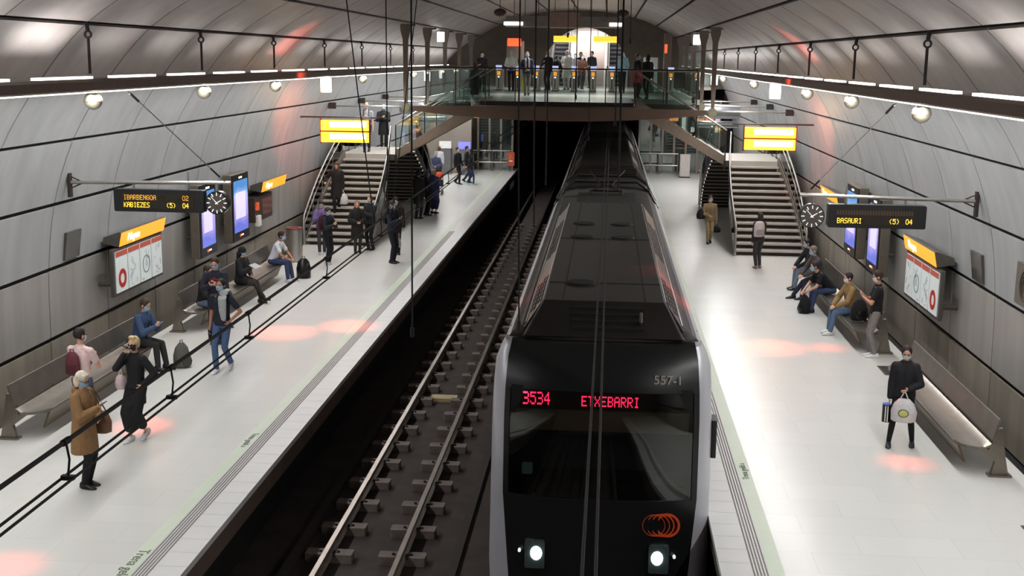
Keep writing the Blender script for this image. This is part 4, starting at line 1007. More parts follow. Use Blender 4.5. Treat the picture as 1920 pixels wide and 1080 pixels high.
        mb = MB(); mb.cyl((s*6.755, ya+.3, .435), (s*6.755, yb2-.3, .435), .010, 6); build(mb, 'front_edge', M_steel, t)
        mb = MB(); mb.loft([[Vector((s*a, y, b)) for a, b in ((6.80, .39), (6.92, .10), (6.95, .10), (6.84, .39))] for y in (ya+.35, yb2-.25)]); build(mb, 'skirt', mat('skirt_bronze', srgb(112, 100, 84), .45, .4), t)
        ny = 3 if yb2-ya < 5 else 4
        for k in range(ny):
            y = ya+.02+(yb2-ya-.12)*k/(ny-1)
            mb = MB(); P = [(7.02, .40), (7.16, .40), (7.26, .70), (7.33, .72), (7.40, .30), (7.46, .03), (7.22, .03), (7.26, .22), (7.10, .34)]
            mb.loft([[Vector((s*a, yy, b)) for a, b in P] for yy in (y, y+.07)]); mb.box(min(s*7.18, s*7.5), y-.04, 0, max(s*7.18, s*7.5), y+.11, .03); build(mb, 'leg', M_bench, t)
# emblem plate and other single pieces
t = thing('emblem_plate', 'metal plate with a round ring relief high on the train side wall', 'plate', (7.95, 18.1, 2.5))
mb = MB(); mb.rbox(7.90, 17.5, 2.22, 7.96, 18.55, 2.86, .03, axis='X'); build(mb, 'plate', mat('plate_bronze', srgb(122, 114, 104), .4, .5), t)
for r in (.12, .18, .24):
    mb = MB(); mb.disc_ring((7.90, 18.1, 2.54), (-1, 0, 0), (0, 0, 1), r-.012, r, .012, 30); build(mb, 'ring_relief', mat('relief_dark', srgb(70, 64, 58), .5, .5), t)
t = thing('fire_cabinet', 'dark recessed cabinet with orange handset on the empty track side wall', 'cabinet', (-7.9, 32.3, 1.7))
mb = MB(); mb.box(-8.1, 31.5, 1.32, -7.80, 33.2, 2.0); build(mb, 'case', mat('cabinet_brown', srgb(70, 60, 54), .35, .3), t, bevel=.01)
mb = MB(); mb.box(-7.80, 32.2, 1.45, -7.79, 33.1, 1.9); build(mb, 'window', mat('cabinet_window', srgb(100, 62, 56), .15), t)
mb = MB(); mb.rbox(-7.84, 31.55, 1.66, -7.74, 31.75, 1.86, .02); build(mb, 'orange_handset', mat('handset_orange', srgb(226, 92, 50), .4, emit=.2), t)
mb = MB(); mb.rbox(-7.84, 31.6, 1.22, -7.72, 31.86, 1.50, .02); build(mb, 'white_box', mat('box_white', srgb(224, 222, 214), .4), t)
t = thing('litter_bin', 'cylindrical steel litter bin at the end of the bench by the stairs', 'litter bin', (-7.2, 33.3, 0))
mb = MB(); mb.cyl((-7.2, 33.3, .02), (-7.2, 33.3, .92), .22, 24); build(mb, 'body', M_steel, t, smooth=30)
mb = MB(); mb.disc_ring((-7.2, 33.3, .92), (0, 0, 1), (1, 0, 0), .14, .235, .05, 24); build(mb, 'rim', mat('bin_rim', srgb(150, 92, 84), .4, .5), t)
for x, y, wn in ((7.25, 22.75, 'between the two benches'), (7.3, 14.6, 'before the first bench')):
    t = thing('floor_grate', f'dark metal grate set in the train platform floor {wn}', 'floor grate', (x, y, 0))
    mb = MB(); mb.box(x-.28, y-.35, .0, x+.30, y+.35, .006); build(mb, 'plate', mat('grate_grey', srgb(96, 88, 84), .5, .5), t)
    mb = MB()
    for k in range(8): mb.box(x-.25, y-.31+k*.08, .006, x+.27, y-.28+k*.08, .010)
    build(mb, 'slats', M_frame, t)
# thin hanging cables
def cable(pts, label, r=.011, weight=True):
    t = thing('hanging_cable', label, 'cable', pts[-1], 0, 'thin hanging cables')
    mb = MB(); mb.tube(pts, r, 6); build(mb, 'cable', M_wire, t)
    if weight: mb = MB(); p = Vector(pts[-1]); mb.cyl(p, p+Vector((0, 0, .09)), r*2.2, 8); build(mb, 'end_fitting', M_wire, t)
cable([(-.13, 10.7, 8.15), (-.13, 10.7, 3.25)], 'thin black cable hanging straight down over the empty track platform edge', .009)
cable([(.80, 11.1, 8.15), (.80, 11.1, 5.2), (.83, 11.1, 3.25)], 'thin black cable hanging straight down just beside the train front', .008)
cable([(-1.70, 18.0, 8.1), (-1.69, 18.0, 3.42)], 'black cable dropping to the overhead line beyond the straight one', .010)
cable([(-2.25, 17.0, 8.1), (-1.75, 17.2, 3.4)], 'slanting black cable running down to the overhead line', .010)
cable([(-1.12, 18.4, 8.1), (-1.66, 18.2, 3.4)], 'black cable slanting the other way down to the overhead line', .008)
cable([(.50, 18.5, 8.1), (.50, 18.5, 4.6), (.52, 18.5, 3.2)], 'pair cable hanging beside the first train cable', .014, False)
for x, z, r, lb in ((.42, 3.3, .016, 'thick dark cable hanging in front of the gates, empty track side'), (1.87, 3.25, .022, 'thick dark cable hanging to the wires over the train'), (1.77, 4.5, .014, 'dark cable close beside the thick one over the train'),
    (.98, 5.0, .010, 'dark cable hanging in front of the middle gates'), (1.25, 4.2, .009, 'dark cable hanging over the middle of the walkway'), (.80, 6.2, .008, 'short dark cable hanging over the walkway'), (2.02, 6.1, .008, 'short dark cable near the train side lamp')):
    cable([(x, 24, 8.15), (x, 24, z)], lb, r, z > 4)

# ---------------------------------------------------------------- people
def remeshed(mb, name, m, parent, vox, smooth_it=4):
    me = bpy.data.meshes.new(name+'_src'); me.from_pydata(mb.v, [], mb.f)
    bm = bmesh.new(); bm.from_mesh(me); bmesh.ops.recalc_face_normals(bm, faces=bm.faces); bm.to_mesh(me); bm.free()
    o = bpy.data.objects.new(name+'_src', me); COL.objects.link(o)
    r = o.modifiers.new('r', 'REMESH'); r.mode = 'VOXEL'; r.voxel_size = vox
    q = o.modifiers.new('s', 'SMOOTH'); q.iterations = smooth_it; q.factor = .5
    dg = bpy.context.evaluated_depsgraph_get(); dg.update()
    out = bpy.data.meshes.new_from_object(o.evaluated_get(dg)); bpy.data.objects.remove(o); bpy.data.meshes.remove(me)
    out.name = name; out.materials.clear(); out.transform(Matrix.Identity(4))
    ob = bpy.data.objects.new(name, out); COL.objects.link(ob); out.materials.append(m); out.shade_smooth(); ob.parent = parent
    return ob
def local_build(mb, name, m, parent, smooth=True):
    me = bpy.data.meshes.new(name); me.from_pydata(mb.v, [], mb.f)
    bm = bmesh.new(); bm.from_mesh(me); bmesh.ops.recalc_face_normals(bm, faces=bm.faces); bm.to_mesh(me); bm.free()
    me.materials.append(m)
    if smooth:
        me.shade_smooth(); me.set_sharp_from_angle(angle=math.radians(50))
    o = bpy.data.objects.new(name, me); COL.objects.link(o); o.parent = parent
    return o
def ik(a, b, l1, l2, pole):
    a = Vector(a); b = Vector(b); d = b-a; L = d.length; mx = (l1+l2)*.999
    if L > mx: b = a+d*(mx/L); d = b-a; L = mx
    u = d.normalized(); x = (l1*l1-l2*l2+L*L)/(2*L); h = math.sqrt(max(0, l1*l1-x*x))
    p = Vector(pole); p = p-u*p.dot(u); p = p.normalized() if p.length > 1e-5 else u.orthogonal()
    return a+u*x+p*h, b
def ell(c, rx, ry, ax=(1, 0, 0), ay=(0, 1, 0), n=16):
    c = Vector(c); ax = Vector(ax); ay = Vector(ay); return [c+ax*(rx*math.cos(2*PI*k/n))+ay*(ry*math.sin(2*PI*k/n)) for k in range(n)]
def hand(mb, w, d, nrm, side, S, curl=.5, rf=.0085):
    # palm, four bent fingers of unequal length and a thumb from the side of the palm
    d = Vector(d).normalized(); n = Vector(nrm); n = (n-d*n.dot(d)).normalized(); x = d.cross(n)*side
    w = Vector(w); k = .9*S
    mb.loft([ell(w-d*.01*k, .026*k, .019*k, x, n, 10), ell(w+d*.02*k, .034*k, .016*k, x, n, 10), ell(w+d*.06*k, .040*k, .014*k, x, n, 10), ell(w+d*.088*k, .037*k, .011*k, x, n, 10)])
    for i, (o, L) in enumerate(((-.028, .060), (-.010, .070), (.010, .076), (.029, .070))):
        p = w+(d*.080+x*o)*k; a = curl; q1 = p+(d*math.cos(a*.6)+n*math.sin(a*.6))*L*.45*k
        q2 = q1+(d*math.cos(a*1.5)+n*math.sin(a*1.5))*L*.33*k; q3 = q2+(d*math.cos(a*2.2)+n*math.sin(a*2.2))*L*.25*k
        mb.tube([p-d*.012*k, p, q1, q2, q3], [rf*S*1.1, rf*S*1.1, rf*S, rf*S*.92, rf*S*.7], 8)
    p = w+(d*.025+x*.028)*k; q = p+(d*.5+x*.72+n*.3).normalized()*.034*k; r = q+(d*.85+x*.15+n*.5).normalized()*.030*k
    mb.tube([p-x*.012*k, p, q, r], [.012*S, .012*S, .0105*S, .008*S], 8)

CL = {}
def cloth(rgb, rough=.85, tex=.10):
    key = 'cloth_%d_%d_%d' % rgb
    return mat(key, srgb(*rgb), rough, 0, tex, 18, .15)
SKIN = {'light': srgb(214, 164, 138), 'tan': srgb(176, 122, 94), 'mid': srgb(196, 142, 114)}
def skin(k): return mat('skin_'+k, SKIN[k], .55, 0, .05, 10)
M_maskb = mat('mask_blue', srgb(150, 190, 214), .8, 0, .04); M_maskw = mat('mask_white', srgb(222, 224, 226), .8, 0, .03); M_maskk = mat('mask_black', srgb(22, 22, 24), .8)
M_eye = mat('eye_dark', (.01, .008, .006), .2)
def person(label, loc, face, H=1.68, pose='stand', hair=((40, 28, 22), 'short'), top=((20, 20, 24), 'jacket'), bottom=((24, 24, 28), 'trousers'), shoes=(20, 20, 20),
           mask=M_maskb, sk='light', arms=('down', 'down'), look=(0, 0), build_=1.0, near=False, far=False, female=False, lean=0, stride=.16, seat=.46, glasses=False, hood=None, knees=None, feet=None, straps=None, legskin=False):
    """local frame: faces -Y, up Z, own right side at -X; units are metres"""
    t = thing('person', label, 'person', loc, math.radians(face))
    S = H/1.70; z = lambda v: v*H
    vox = (.0065 if near else (.016 if far else .0105))*1.0
    sit = pose == 'sit'
    pz = (seat+.085)if sit else z(.525)-(.015 if pose == 'walk' else 0)
    pelvis = Vector((0, 0, pz)); th = .245*H; shn = .242*H; ft = .045*H
    ln = math.radians(lean if lean else (6 if sit else 0)); fwd = Vector((0, -1, 0))
    sp = Vector((0, -math.sin(ln), math.cos(ln)))                   # spine direction
    chest = pelvis+sp*z(.20); shc = pelvis+sp*z(.292); neck = pelvis+sp*z(.325); 
    hd_up = (sp*.6+Vector((0, 0, .4))).normalized()
    headc = neck+hd_up*z(.078)+fwd*.012*S
    bk = Vector((0, math.cos(ln), math.sin(ln))) ; X = Vector((1, 0, 0)); dep = -bk   # body depth axis
    shw = .100*H*(.90 if female else 1.0)*(.7+.3*build_); hipw = .052*H
    # legs
    legs = []
    for i, sd in enumerate((-1, 1)):
        hip = pelvis+Vector((sd*hipw, 0, -.01))
        if feet: an = Vector(feet[i]); pole = Vector(knees[i]) if knees else Vector((0, -1, .2))
        elif sit: an = Vector((sd*.10*S, -th-.03-.05*i, ft+.01)); pole = Vector((0, -1, 1))
        elif pose == 'walk': an = Vector((sd*.065*S, (-stride if i == 0 else stride), ft+(0 if i == 0 else .055))); pole = Vector((0, -1, .1))
        else: an = Vector((sd*(.075)*S, -.02+.04*i, ft)); pole = Vector((0, -1, 0))
        kn, an = ik(hip, an, th, shn, pole); legs.append((hip, kn, an))
    # arms
    A = []; ua = .172*H; fa = .150*H
    for i, sd in enumerate((-1, 1)):
        sh = shc+X*sd*shw-sp*.036*S; a = arms[i]
        if a == 'down': wr = sh+Vector((sd*.05, -.03, -.318*H)); pole = Vector((sd*.3, 1, 0)); pn = Vector((-sd, 0, 0)); hdv = None
        elif a == 'swing': wr = sh+Vector((sd*.05, -.15 if i else .13, -.30*H)); pole = Vector((sd*.2, 1, 0)); pn = Vector((-sd, 0, 0))
        elif a == 'phone': wr = shc+Vector((sd*.055, -.27*S, -.115*H)); pole = Vector((sd*.8, .3, -1)); pn = Vector((-sd*.6, .1, .8))
        elif a == 'low': wr = shc+Vector((sd*.06, -.20*S, -.22*H)); pole = Vector((sd, .6, -.4)); pn = Vector((-sd, 0, .2))
        elif a == 'hip': wr = shc+Vector((sd*.17*S, -.05, -.26*H)); pole = Vector((sd, .5, .2)); pn = Vector((-sd, .3, 0))
        elif a == 'face': wr = headc+Vector((sd*.07, -.14*S, -.13*S)); pole = Vector((sd*.45, -.1, -1)); pn = Vector((-sd*.5, .8, 0))
        elif a == 'knee': wr = shc+Vector((sd*.09*S, -.30*S, -.24*H)); pole = Vector((sd, .3, -.4)); pn = Vector((0, .2, -1))
        elif a == 'fold': wr = shc+Vector((-sd*.05, -.17*S, -.14*H)); pole = Vector((sd, -.1, -.6)); pn = Vector((0, 1, 0))
        elif a == 'back': wr = sh+Vector((-sd*.03, .10, -.26*H)); pole = Vector((sd, 1, 0)); pn = Vector((-sd, 0, 0))
        elif a == 'rail': wr = sh+Vector((sd*.20, -.18, -.18*H)); pole = Vector((sd*.6, 1, -.3)); pn = Vector((0, 0, -1))
        else: wr = Vector(a); pole = Vector((sd, .5, -.5)); pn = Vector((-sd, 0, 0))
        el, wr = ik(sh, wr, ua, fa, pole); A.append((sh, el, wr, pn))
    # head frame
    yaw, pit = math.radians(look[0]), math.radians(look[1])
    HM = Matrix.Rotation(yaw, 3, 'Z') @ Matrix.Rotation(pit, 3, 'X')
    hp = lambda v: headc+HM @ Vector(v)*S
    # ---- body: one continuous surface
    mb = MB()
    mb.loft([ell(pelvis-sp*.06*S, .10*S, .075*S, X, bk), ell(pelvis+sp*.02, .135*S, .092*S, X, bk), ell(pelvis+sp*z(.08), .115*S*build_, .085*S*build_, X, bk), ell(chest-sp*.02, .13*S*build_, .092*S*build_, X, bk), ell(chest+sp*.05*S, .145*S*build_, .095*S, X, bk), ell(shc+sp*.0, .125*S, .075*S, X, bk), ell(shc+sp*.035*S, .055*S, .05*S, X, bk)])
    mb.capsule(shc+sp*.01, .052*S, headc-hd_up*.03*S, .047*S)
    for sh, el, wr, pn in A:
        mb.capsule(shc+sp*.0+(sh-shc)*.55, .050*S, sh, .050*S); mb.capsule(sh, .048*S, el, .036*S); mb.capsule(el, .037*S, wr, .024*S)
    for i, (sh, el, wr, pn) in enumerate(A):
        cur = {'phone': .75, 'hip': .8, 'face': 1.0, 'rail': 1.0, 'knee': .45}.get(arms[i] if isinstance(arms[i], str) else '', .42)
        hand(mb, wr, (wr-el).normalized()+(Vector((0, 0, .25)) if arms[i] == 'phone' else Vector((0, 0, 0))), pn, 1 if i == 0 else -1, S, cur, .0085 if near else (.013 if far else .0105))
    for hip, kn, an in legs:
        mb.capsule(hip+Vector((0, 0, .01)), .066*S, kn, .042*S); mb.capsule(kn, .042*S, kn+(an-kn)*.35, .042*S); mb.capsule(kn+(an-kn)*.35, .042*S, an, .027*S)
        mb.capsule(an, .026*S, an+Vector((0, -.04*S, -.035*S)), .018*S)
    def hb(c, rx, ry, rz): mb.ball(hp(c), rx*S, ry*S, rz*S, 16, 12, HM)
    hb((0, .008, .020), .074, .092, .098); hb((0, -.030, -.045), .055, .055, .060); hb((0, -.062, -.078), .028, .026, .024)
    mb.capsule(hp((0, -.082, .008)), .011*S, hp((0, -.103, -.028)), .016*S, 8)
    for sd in (-1, 1): hb((sd*.076, .006, -.01), .011, .022, .032); hb((sd*.028, -.074, -.018), .022, .016, .02)
    mb.capsule(hp((-.02, -.090, -.062)), .009*S, hp((.02, -.090, -.062)), .009*S, 8)
    remeshed(mb, 'body', skin(sk), t, vox, 2 if near else 2)
    for sd in (-1, 1):
        if not far:
            mb = MB(); mb.ball(hp((sd*.030, -.086, .014)), .012*S, .007*S, .008*S, 8, 6); local_build(mb, 'eye', M_eye, t)
    # ---- hair
    hc, style = hair
    if style != 'bald' and not hood:
        mb = MB(); mb.ball(hp((0, .020, .032)), .083*S, .096*S, .098*S, 16, 12, HM)
        for sd in (-1, 1): mb.ball(hp((sd*.062, .020, -.005)), .022*S, .05*S, .055*S, 10, 8, HM)
        if style in ('bob', 'long'):
            mb.ball(hp((0, .050, -.03)), .082*S, .062*S, .10*S, 14, 10, HM)
            for sd in (-1, 1): mb.ball(hp((sd*.066, .012, -.045)), .022*S, .042*S, .07*S, 10, 8, HM)
            mb.ball(hp((0, -.030, .088)), .062*S, .045*S, .03*S, 12, 8, HM)
        if style == 'long': mb.loft([ell(hp((0, .05, -.02)), .075*S, .045*S), ell(hp((0, .085, -.15)), .07*S, .035*S), ell(hp((0, .10, -.30)), .05*S, .028*S), ell(hp((0, .10, -.36)), .02*S, .015*S)])
        if style == 'curly':
            rr = random.Random(3)
            for k in range(26):
                a = rr.uniform(0, 2*PI); e = rr.uniform(.1, 1.3); mb.ball(hp((.08*math.cos(a)*math.cos(e), .025+.09*math.sin(a)*math.cos(e), .035+.085*math.sin(e))), .026*S, n=8, m=6)
        if style == 'quiff': mb.ball(hp((0, -.035, .112)), .058*S, .05*S, .032*S, 12, 8, HM)
        if style == 'bun': mb.ball(hp((0, .105, .06)), .04*S, n=10, m=8)
        remeshed(mb, 'hair', cloth(hc, .7, .25), t, max(vox, .008), 2)
    if hood:
        mb = MB(); mb.ball(hp((0, .022, .022)), .094*S, .106*S, .112*S, 16, 12, HM); mb.ball(hp((0, .05, -.08)), .10*S, .085*S, .08*S, 14, 10, HM); remeshed(mb, 'hood', cloth(hood), t, max(vox, .009), 2)
    # ---- face mask
    if mask is not None:
        mb = MB(); n = 10; m_ = 6; o_ = []
        for lay in (1.0, .93):
            for j in range(m_+1):
                for i in range(n+1):
                    a = math.radians(-62+124*i/n); e = .016-.102*j/m_
                    rr = (.108-.014*abs(2*j/m_-1)**2-.018*(j/m_)) * lay
                    o_.append(hp((rr*.80*math.sin(a)*(1 if j < m_ else .85), .012-rr*(1.08+.12*math.cos(a)**4*(1 if j < m_-1 else .3))*math.cos(a), e-.008)))
        k = (n+1)*(m_+1); fs = []
        for j in range(m_):
            for i in range(n):
                a = j*(n+1)+i; fs += [(a, a+1, a+n+2, a+n+1), (k+a, k+a+n+1, k+a+n+2, k+a+1)]
        mb.add(o_, fs); mb.tube([hp((-.082, .0, 0)), hp((-.08, -.05, -.005))], .003, 4); mb.tube([hp((.082, .0, 0)), hp((.08, -.05, -.005))], .003, 4)
        local_build(mb, 'face_mask', mask, t)
    if glasses:
        mb = MB()
        for sd in (-1, 1):
            c = hp((sd*.032, -.104, .014)); mb.disc_ring(c, HM @ Vector((0, 1, 0)), HM @ Vector((0, 0, 1)), .019*S, .024*S, .004, 16); mb.tube([hp((sd*.056, -.10, .016)), hp((sd*.082, -.01, .012))], .0035, 5)
        mb.tube([hp((-.01, -.104, .016)), hp((.01, -.104, .016))], .003, 5); local_build(mb, 'glasses', M_blackp, t)
    # ---- clothing
    tc, tk = top; bc, bkd = bottom
    g = {'tee': .012, 'jacket': .024, 'coat': .030, 'sweater': .018, 'shirt': .015, 'dress': .018}[tk]
    ext = {'tee': .03, 'shirt': .04, 'sweater': .02, 'jacket': .05, 'coat': .42*H-.05, 'dress': .30*H}[tk]
    mb = MB(); W = lambda r: (r*S*build_+g)
    lo = pelvis-sp*(.045*S); rings = []
    if sit:
        rings.append(ell(pelvis-sp*.03, W(.150), W(.115), X, bk))
    else:
        dn = Vector((0, 0, -1))
        if ext > .2: rings.append(ell(pelvis+dn*ext*.55, W(.165), W(.125), X, Vector((0, 1, 0)))); rings.append(ell(pelvis+dn*ext*.3, W(.158), W(.120), X, Vector((0, 1, 0))))
        else: rings.append(ell(pelvis+dn*ext, W(.146), W(.105), X, bk))
    rings += [ell(pelvis+sp*.03, W(.142), W(.102), X, bk), ell(pelvis+sp*z(.09), W(.124 if female else .130), W(.095), X, bk), ell(chest, W(.140), W(.103), X, bk), ell(chest+sp*.06*S, W(.138), W(.100), X, bk), ell(shc-sp*.03*S, W(.108), W(.084), X, bk), ell(shc+sp*.012*S, W(.076), W(.064), X, bk), ell(shc+sp*.035*S, W(.056), W(.052), X, bk), ell(shc+sp*.055*S, W(.056), W(.052), X, bk)]
    mb.loft(rings)
    for sh, el, wr, pn in A:
        mb.capsule(shc+(sh-shc)*.35, .040*S+g, sh, .042*S+g*.8)
        if tk == 'tee': mb.capsule(sh, .048*S+g, sh+(el-sh)*.62, .046*S+g)
        else: mb.capsule(sh, .048*S+g, el, .040*S+g); mb.capsule(el, .042*S+g, el+(wr-el)*.93, .028*S+g*.9)
    if tk in ('jacket', 'coat') and not hood: mb.tube([shc+sp*.055*S+Vector((math.cos(a)*.065*S, math.sin(a)*.06*S, 0)) for a in [k*PI/6 for k in range(13)]], .016*S, 6)
    if tk == 'coat':
        mb.ball(shc+sp*.04*S+bk*.085*S, .10*S, .05*S, .075*S, 12, 8)
        if sit:
            for hip, kn, an in legs: mb.capsule(hip, .10*S+g*.5, hip+(kn-hip)*.6, .085*S+g*.5)
    nm = {'tee': 't_shirt', 'jacket': 'jacket', 'coat': 'coat', 'sweater': 'sweater', 'shirt': 'shirt', 'dress': 'dress'}[tk]
    remeshed(mb, nm, cloth(tc), t, max(vox, .0085), 3)
    if tk == 'jacket' and near is not None and not far:
        mb = MB(); mb.tube([chest-bk*(W(.105)+.002)+sp*.10*S, chest-bk*(W(.105)+.004), pelvis-bk*(W(.100)+.004)+sp*.03], .005, 5); local_build(mb, 'zip', M_blackp, t)
    if bkd != 'none':
        mb = MB(); wd = {'trousers': 1.0, 'wide': 1.45, 'skirt': 1.2, 'leggings': .82}[bkd]; lg = .010
        if bkd == 'wide' and not sit:
            mb.loft([ell((0, 0, z(.36)), .160*S, .115*S), ell((0, 0, z(.45)), .162*S, .118*S), ell(pelvis, .150*S, .108*S), ell(pelvis+sp*z(.06), .128*S, .095*S)])
            for hip, kn, an in legs: mb.capsule(hip, .10*S, kn, .098*S); mb.capsule(kn, .098*S, kn+(an-kn)*.62, .080*S)
            mb.capsule(legs[0][1]*.5+legs[1][1]*.5+Vector((0, 0, .1)), .10*S, legs[0][1]*.5+legs[1][1]*.5-Vector((0, 0, .2)), .085*S)
        else:
            mb.loft([ell(pelvis-sp*.07*S, .115*S, .09*S, X, bk), ell(pelvis, .148*S, .104*S, X, bk), ell(pelvis+sp*z(.055), .132*S, .094*S, X, bk)])
            for hip, kn, an in legs:
                if bkd == 'skirt': mb.capsule(hip, .095*S, hip+(kn-hip)*.9, .085*S); continue
                kr = {'leggings': .054, 'wide': .082}.get(bkd, .061)*S; ar = {'leggings': .040, 'wide': .07}.get(bkd, .050)*S
                mb.capsule(hip, .088*S, kn, kr); mb.capsule(kn, kr, kn+(an-kn)*.4, kr*.98); mb.capsule(kn+(an-kn)*.4, kr*.98, kn+(an-kn)*(.97 if bkd != 'wide' else .8), ar)
        remeshed(mb, {'skirt': 'skirt'}.get(bkd, 'trousers'), cloth(bc, .9), t, max(vox, .0085), 3)
        if bkd == 'skirt':
            mb = MB()
            for hip, kn, an in legs: mb.capsule(hip+(kn-hip)*.6, .066*S, kn, .054*S); mb.capsule(kn, .054*S, kn+(an-kn)*.35, .056*S); mb.capsule(kn+(an-kn)*.35, .056*S, an, .039*S)
            remeshed(mb, 'tights', cloth((42, 30, 30), .7), t, max(vox, .0085), 2)
    for i, (hip, kn, an) in enumerate(legs):
        mb = MB(); sh_d = (an-kn).normalized(); f = Vector((0, -1, 0)); up = Vector((0, 0, 1)); tilt = 0
        if pose == 'walk' and i == 1: f = Vector((0, -.9, -.42)).normalized(); up = Vector((0, -.42, .9)).normalized()
        b0 = an-up*(ft*.98)
        R = []
        for dy, w_, h_ in ((.078, .022, .05), (.066, .036, .095), (.0, .040, .098), (-.05, .043, .072), (-.12, .046, .045), (-.165, .036, .032), (-.182, .016, .02)):
            c = b0+f*(-dy)*S*1.0; ring = []
            for k in range(10):
                a = 2*PI*k/10; ring.append(c+Vector((math.cos(a)*w_*S, 0, 0))+up*((.5+.5*math.sin(a))*h_*S))
            R.append(ring)
        mb.loft(R)
        o = local_build(mb, 'shoe', cloth(shoes, .5), t)
        mb = MB(); mb.loft([[c_+up*(.0) for c_ in ell(b0+f*.055*S, .046*S, .125*S, X, f, 14)], [c_+up*.014 for c_ in ell(b0+f*.055*S, .047*S, .127*S, X, f, 14)]]); local_build(mb, 'sole', cloth((230, 230, 230) if sum(shoes) > 500 else (48, 46, 46), .7), o)
    if straps:
        mb = MB()
        for sd in (-1, 1):
            x = X*sd*.085*S; c = chest
            mb.tube([c+x+bk*(W(.100))+sp*.08, shc+x+bk*.06*S+sp*(.045*S+g), shc+x+sp*(.058*S+g), shc+x-bk*.07*S+sp*(.035*S+g), c+x*1.1-bk*(W(.106))+sp*.05, c+x*1.3-bk*(W(.09))-sp*.06], .013, 6)
        local_build(mb, 'backpack_straps', cloth(straps), t)
    P = dict(t=t, S=S, H=H, chest=chest, shc=shc, pelvis=pelvis, headc=headc, wr=[a[2] for a in A], el=[a[1] for a in A], legs=legs, bk=bk, sp=sp, g=g, W=W, M=ROOTM[t.name])
    return P
def at_person(P, v): return P['M'] @ Vector(v)
def hand_end(P, i, f=.09):
    w = P['wr'][i]; d = (w-P['el'][i]).normalized(); return w+d*f*P['S']
def prop(P, name, label, cat, mbf, m, group=None, at=None):
    base = at_person(P, at)
    rot = P['M'].to_euler().z
    t = thing(name, label, cat, base, rot, group)
    return t
def pbuild(t, name, mb, m, smooth=True): return local_build(mb, name, m, t, smooth)
def backpack(P, label, col, w=.15, h=.44, d=.16, off=.0, dz=0):
    c = P['chest']+P['bk']*(P['W'](.103)+d*.5+.004)+P['sp']*(.0+dz)+Vector((off, 0, 0))
    t = prop(P, 'backpack', label, 'backpack', None, None, at=c); S = P['S']
    mb = MB(); sp = P['sp']; bk = P['bk']; X = Vector((1, 0, 0))
    mb.loft([ell(sp*(-h*.5), w*.75, d*.35, X, bk), ell(sp*(-h*.44), w, d*.5, X, bk), ell(sp*0, w*1.02, d*.52, X, bk), ell(sp*(h*.30), w*.92, d*.46, X, bk), ell(sp*(h*.46), w*.62, d*.32, X, bk), ell(sp*(h*.5), w*.3, d*.15, X, bk)])
    pbuild(t, 'main_bag', mb, cloth(col))
    mb = MB(); mb.loft([ell(bk*d*.36-sp*h*.40, w*.6, d*.2, X, bk), ell(bk*d*.42-sp*h*.3, w*.75, d*.28, X, bk), ell(bk*d*.40-sp*h*.02, w*.7, d*.22, X, bk)]); pbuild(t, 'front_pocket', mb, cloth(tuple(int(c_*.8) for c_ in col)))
    mb = MB(); mb.tube([sp*(h*.46)+X*.03, sp*(h*.46)+X*.03+sp*.05, sp*(h*.46)-X*.03+sp*.05, sp*(h*.46)-X*.03], .008, 6); pbuild(t, 'top_loop', mb, M_blackp)
    return t
def phone(P, i, label, col=(20, 20, 24), up=None):
    h_ = hand_end(P, i, .075); t = prop(P, 'phone', label, 'phone', None, None, at=h_+Vector((0, -.01, .022)))
    M = Matrix.Rotation(math.radians(-35), 4, 'X'); mb = MB(); mb.rbox(-.037, -.075, 0, .037, .075, .009, .01, M=M); pbuild(t, 'case', mb, cloth(col, .3), False)
    mb = MB(); mb.rbox(-.033, -.07, .009, .033, .07, .0105, .008, M=M); pbuild(t, 'screen', mb, mat('phone_screen', srgb(120, 150, 190), .1, emit=.35, ecol=(.5, .7, 1)), False)
    return t
def hanging_bag(P, i, label, col, w=.17, h=.30, d=.07, name='plastic_bag', drop=.10, logo=None, at=None):
    h_ = Vector(at) if at is not None else hand_end(P, i, .07); t = prop(P, name, label, 'bag', None, None, at=h_-Vector((0, 0, drop+h)))
    mb = MB(); Z = Vector((0, 0, 1)); n = 18
    def rg(z, a, b, j): return [Vector((a*math.cos(2*PI*k/n)*(1+.05*math.sin(k*2.3+j)), b*math.sin(2*PI*k/n)*(1+.10*math.cos(k*3.1+j)), z)) for k in range(n)]
    mb.loft([rg(0, w*.72, d*.8, 0), rg(.02, w*.92, d, 1), rg(h*.45, w, d*1.05, 2), rg(h*.8, w*.78, d*.75, 3), rg(h, w*.42, d*.35, 4)]); pbuild(t, 'sack', mb, cloth(col, .45))
    for sd in (-1, 1):
        mb = MB(); mb.tube([(sd*w*.30, 0, h*.97), (sd*w*.12, 0, h+drop*.6), (0, 0, h+drop)], .010, 6); pbuild(t, 'handle', mb, cloth(col, .45))
    if logo:
        mb = MB(); mb.ball((0, -d*1.02, h*.42), w*.42, .012, w*.34, 14, 8); o = pbuild(t, 'green_logo', mb, cloth((60, 110, 60), .5)); mb = MB(); mb.ball((0, -d*1.02-.008, h*.42), w*.33, .010, w*.26, 14, 8); pbuild(t, 'yellow_logo', mb, cloth((206, 200, 120), .5))
    return t
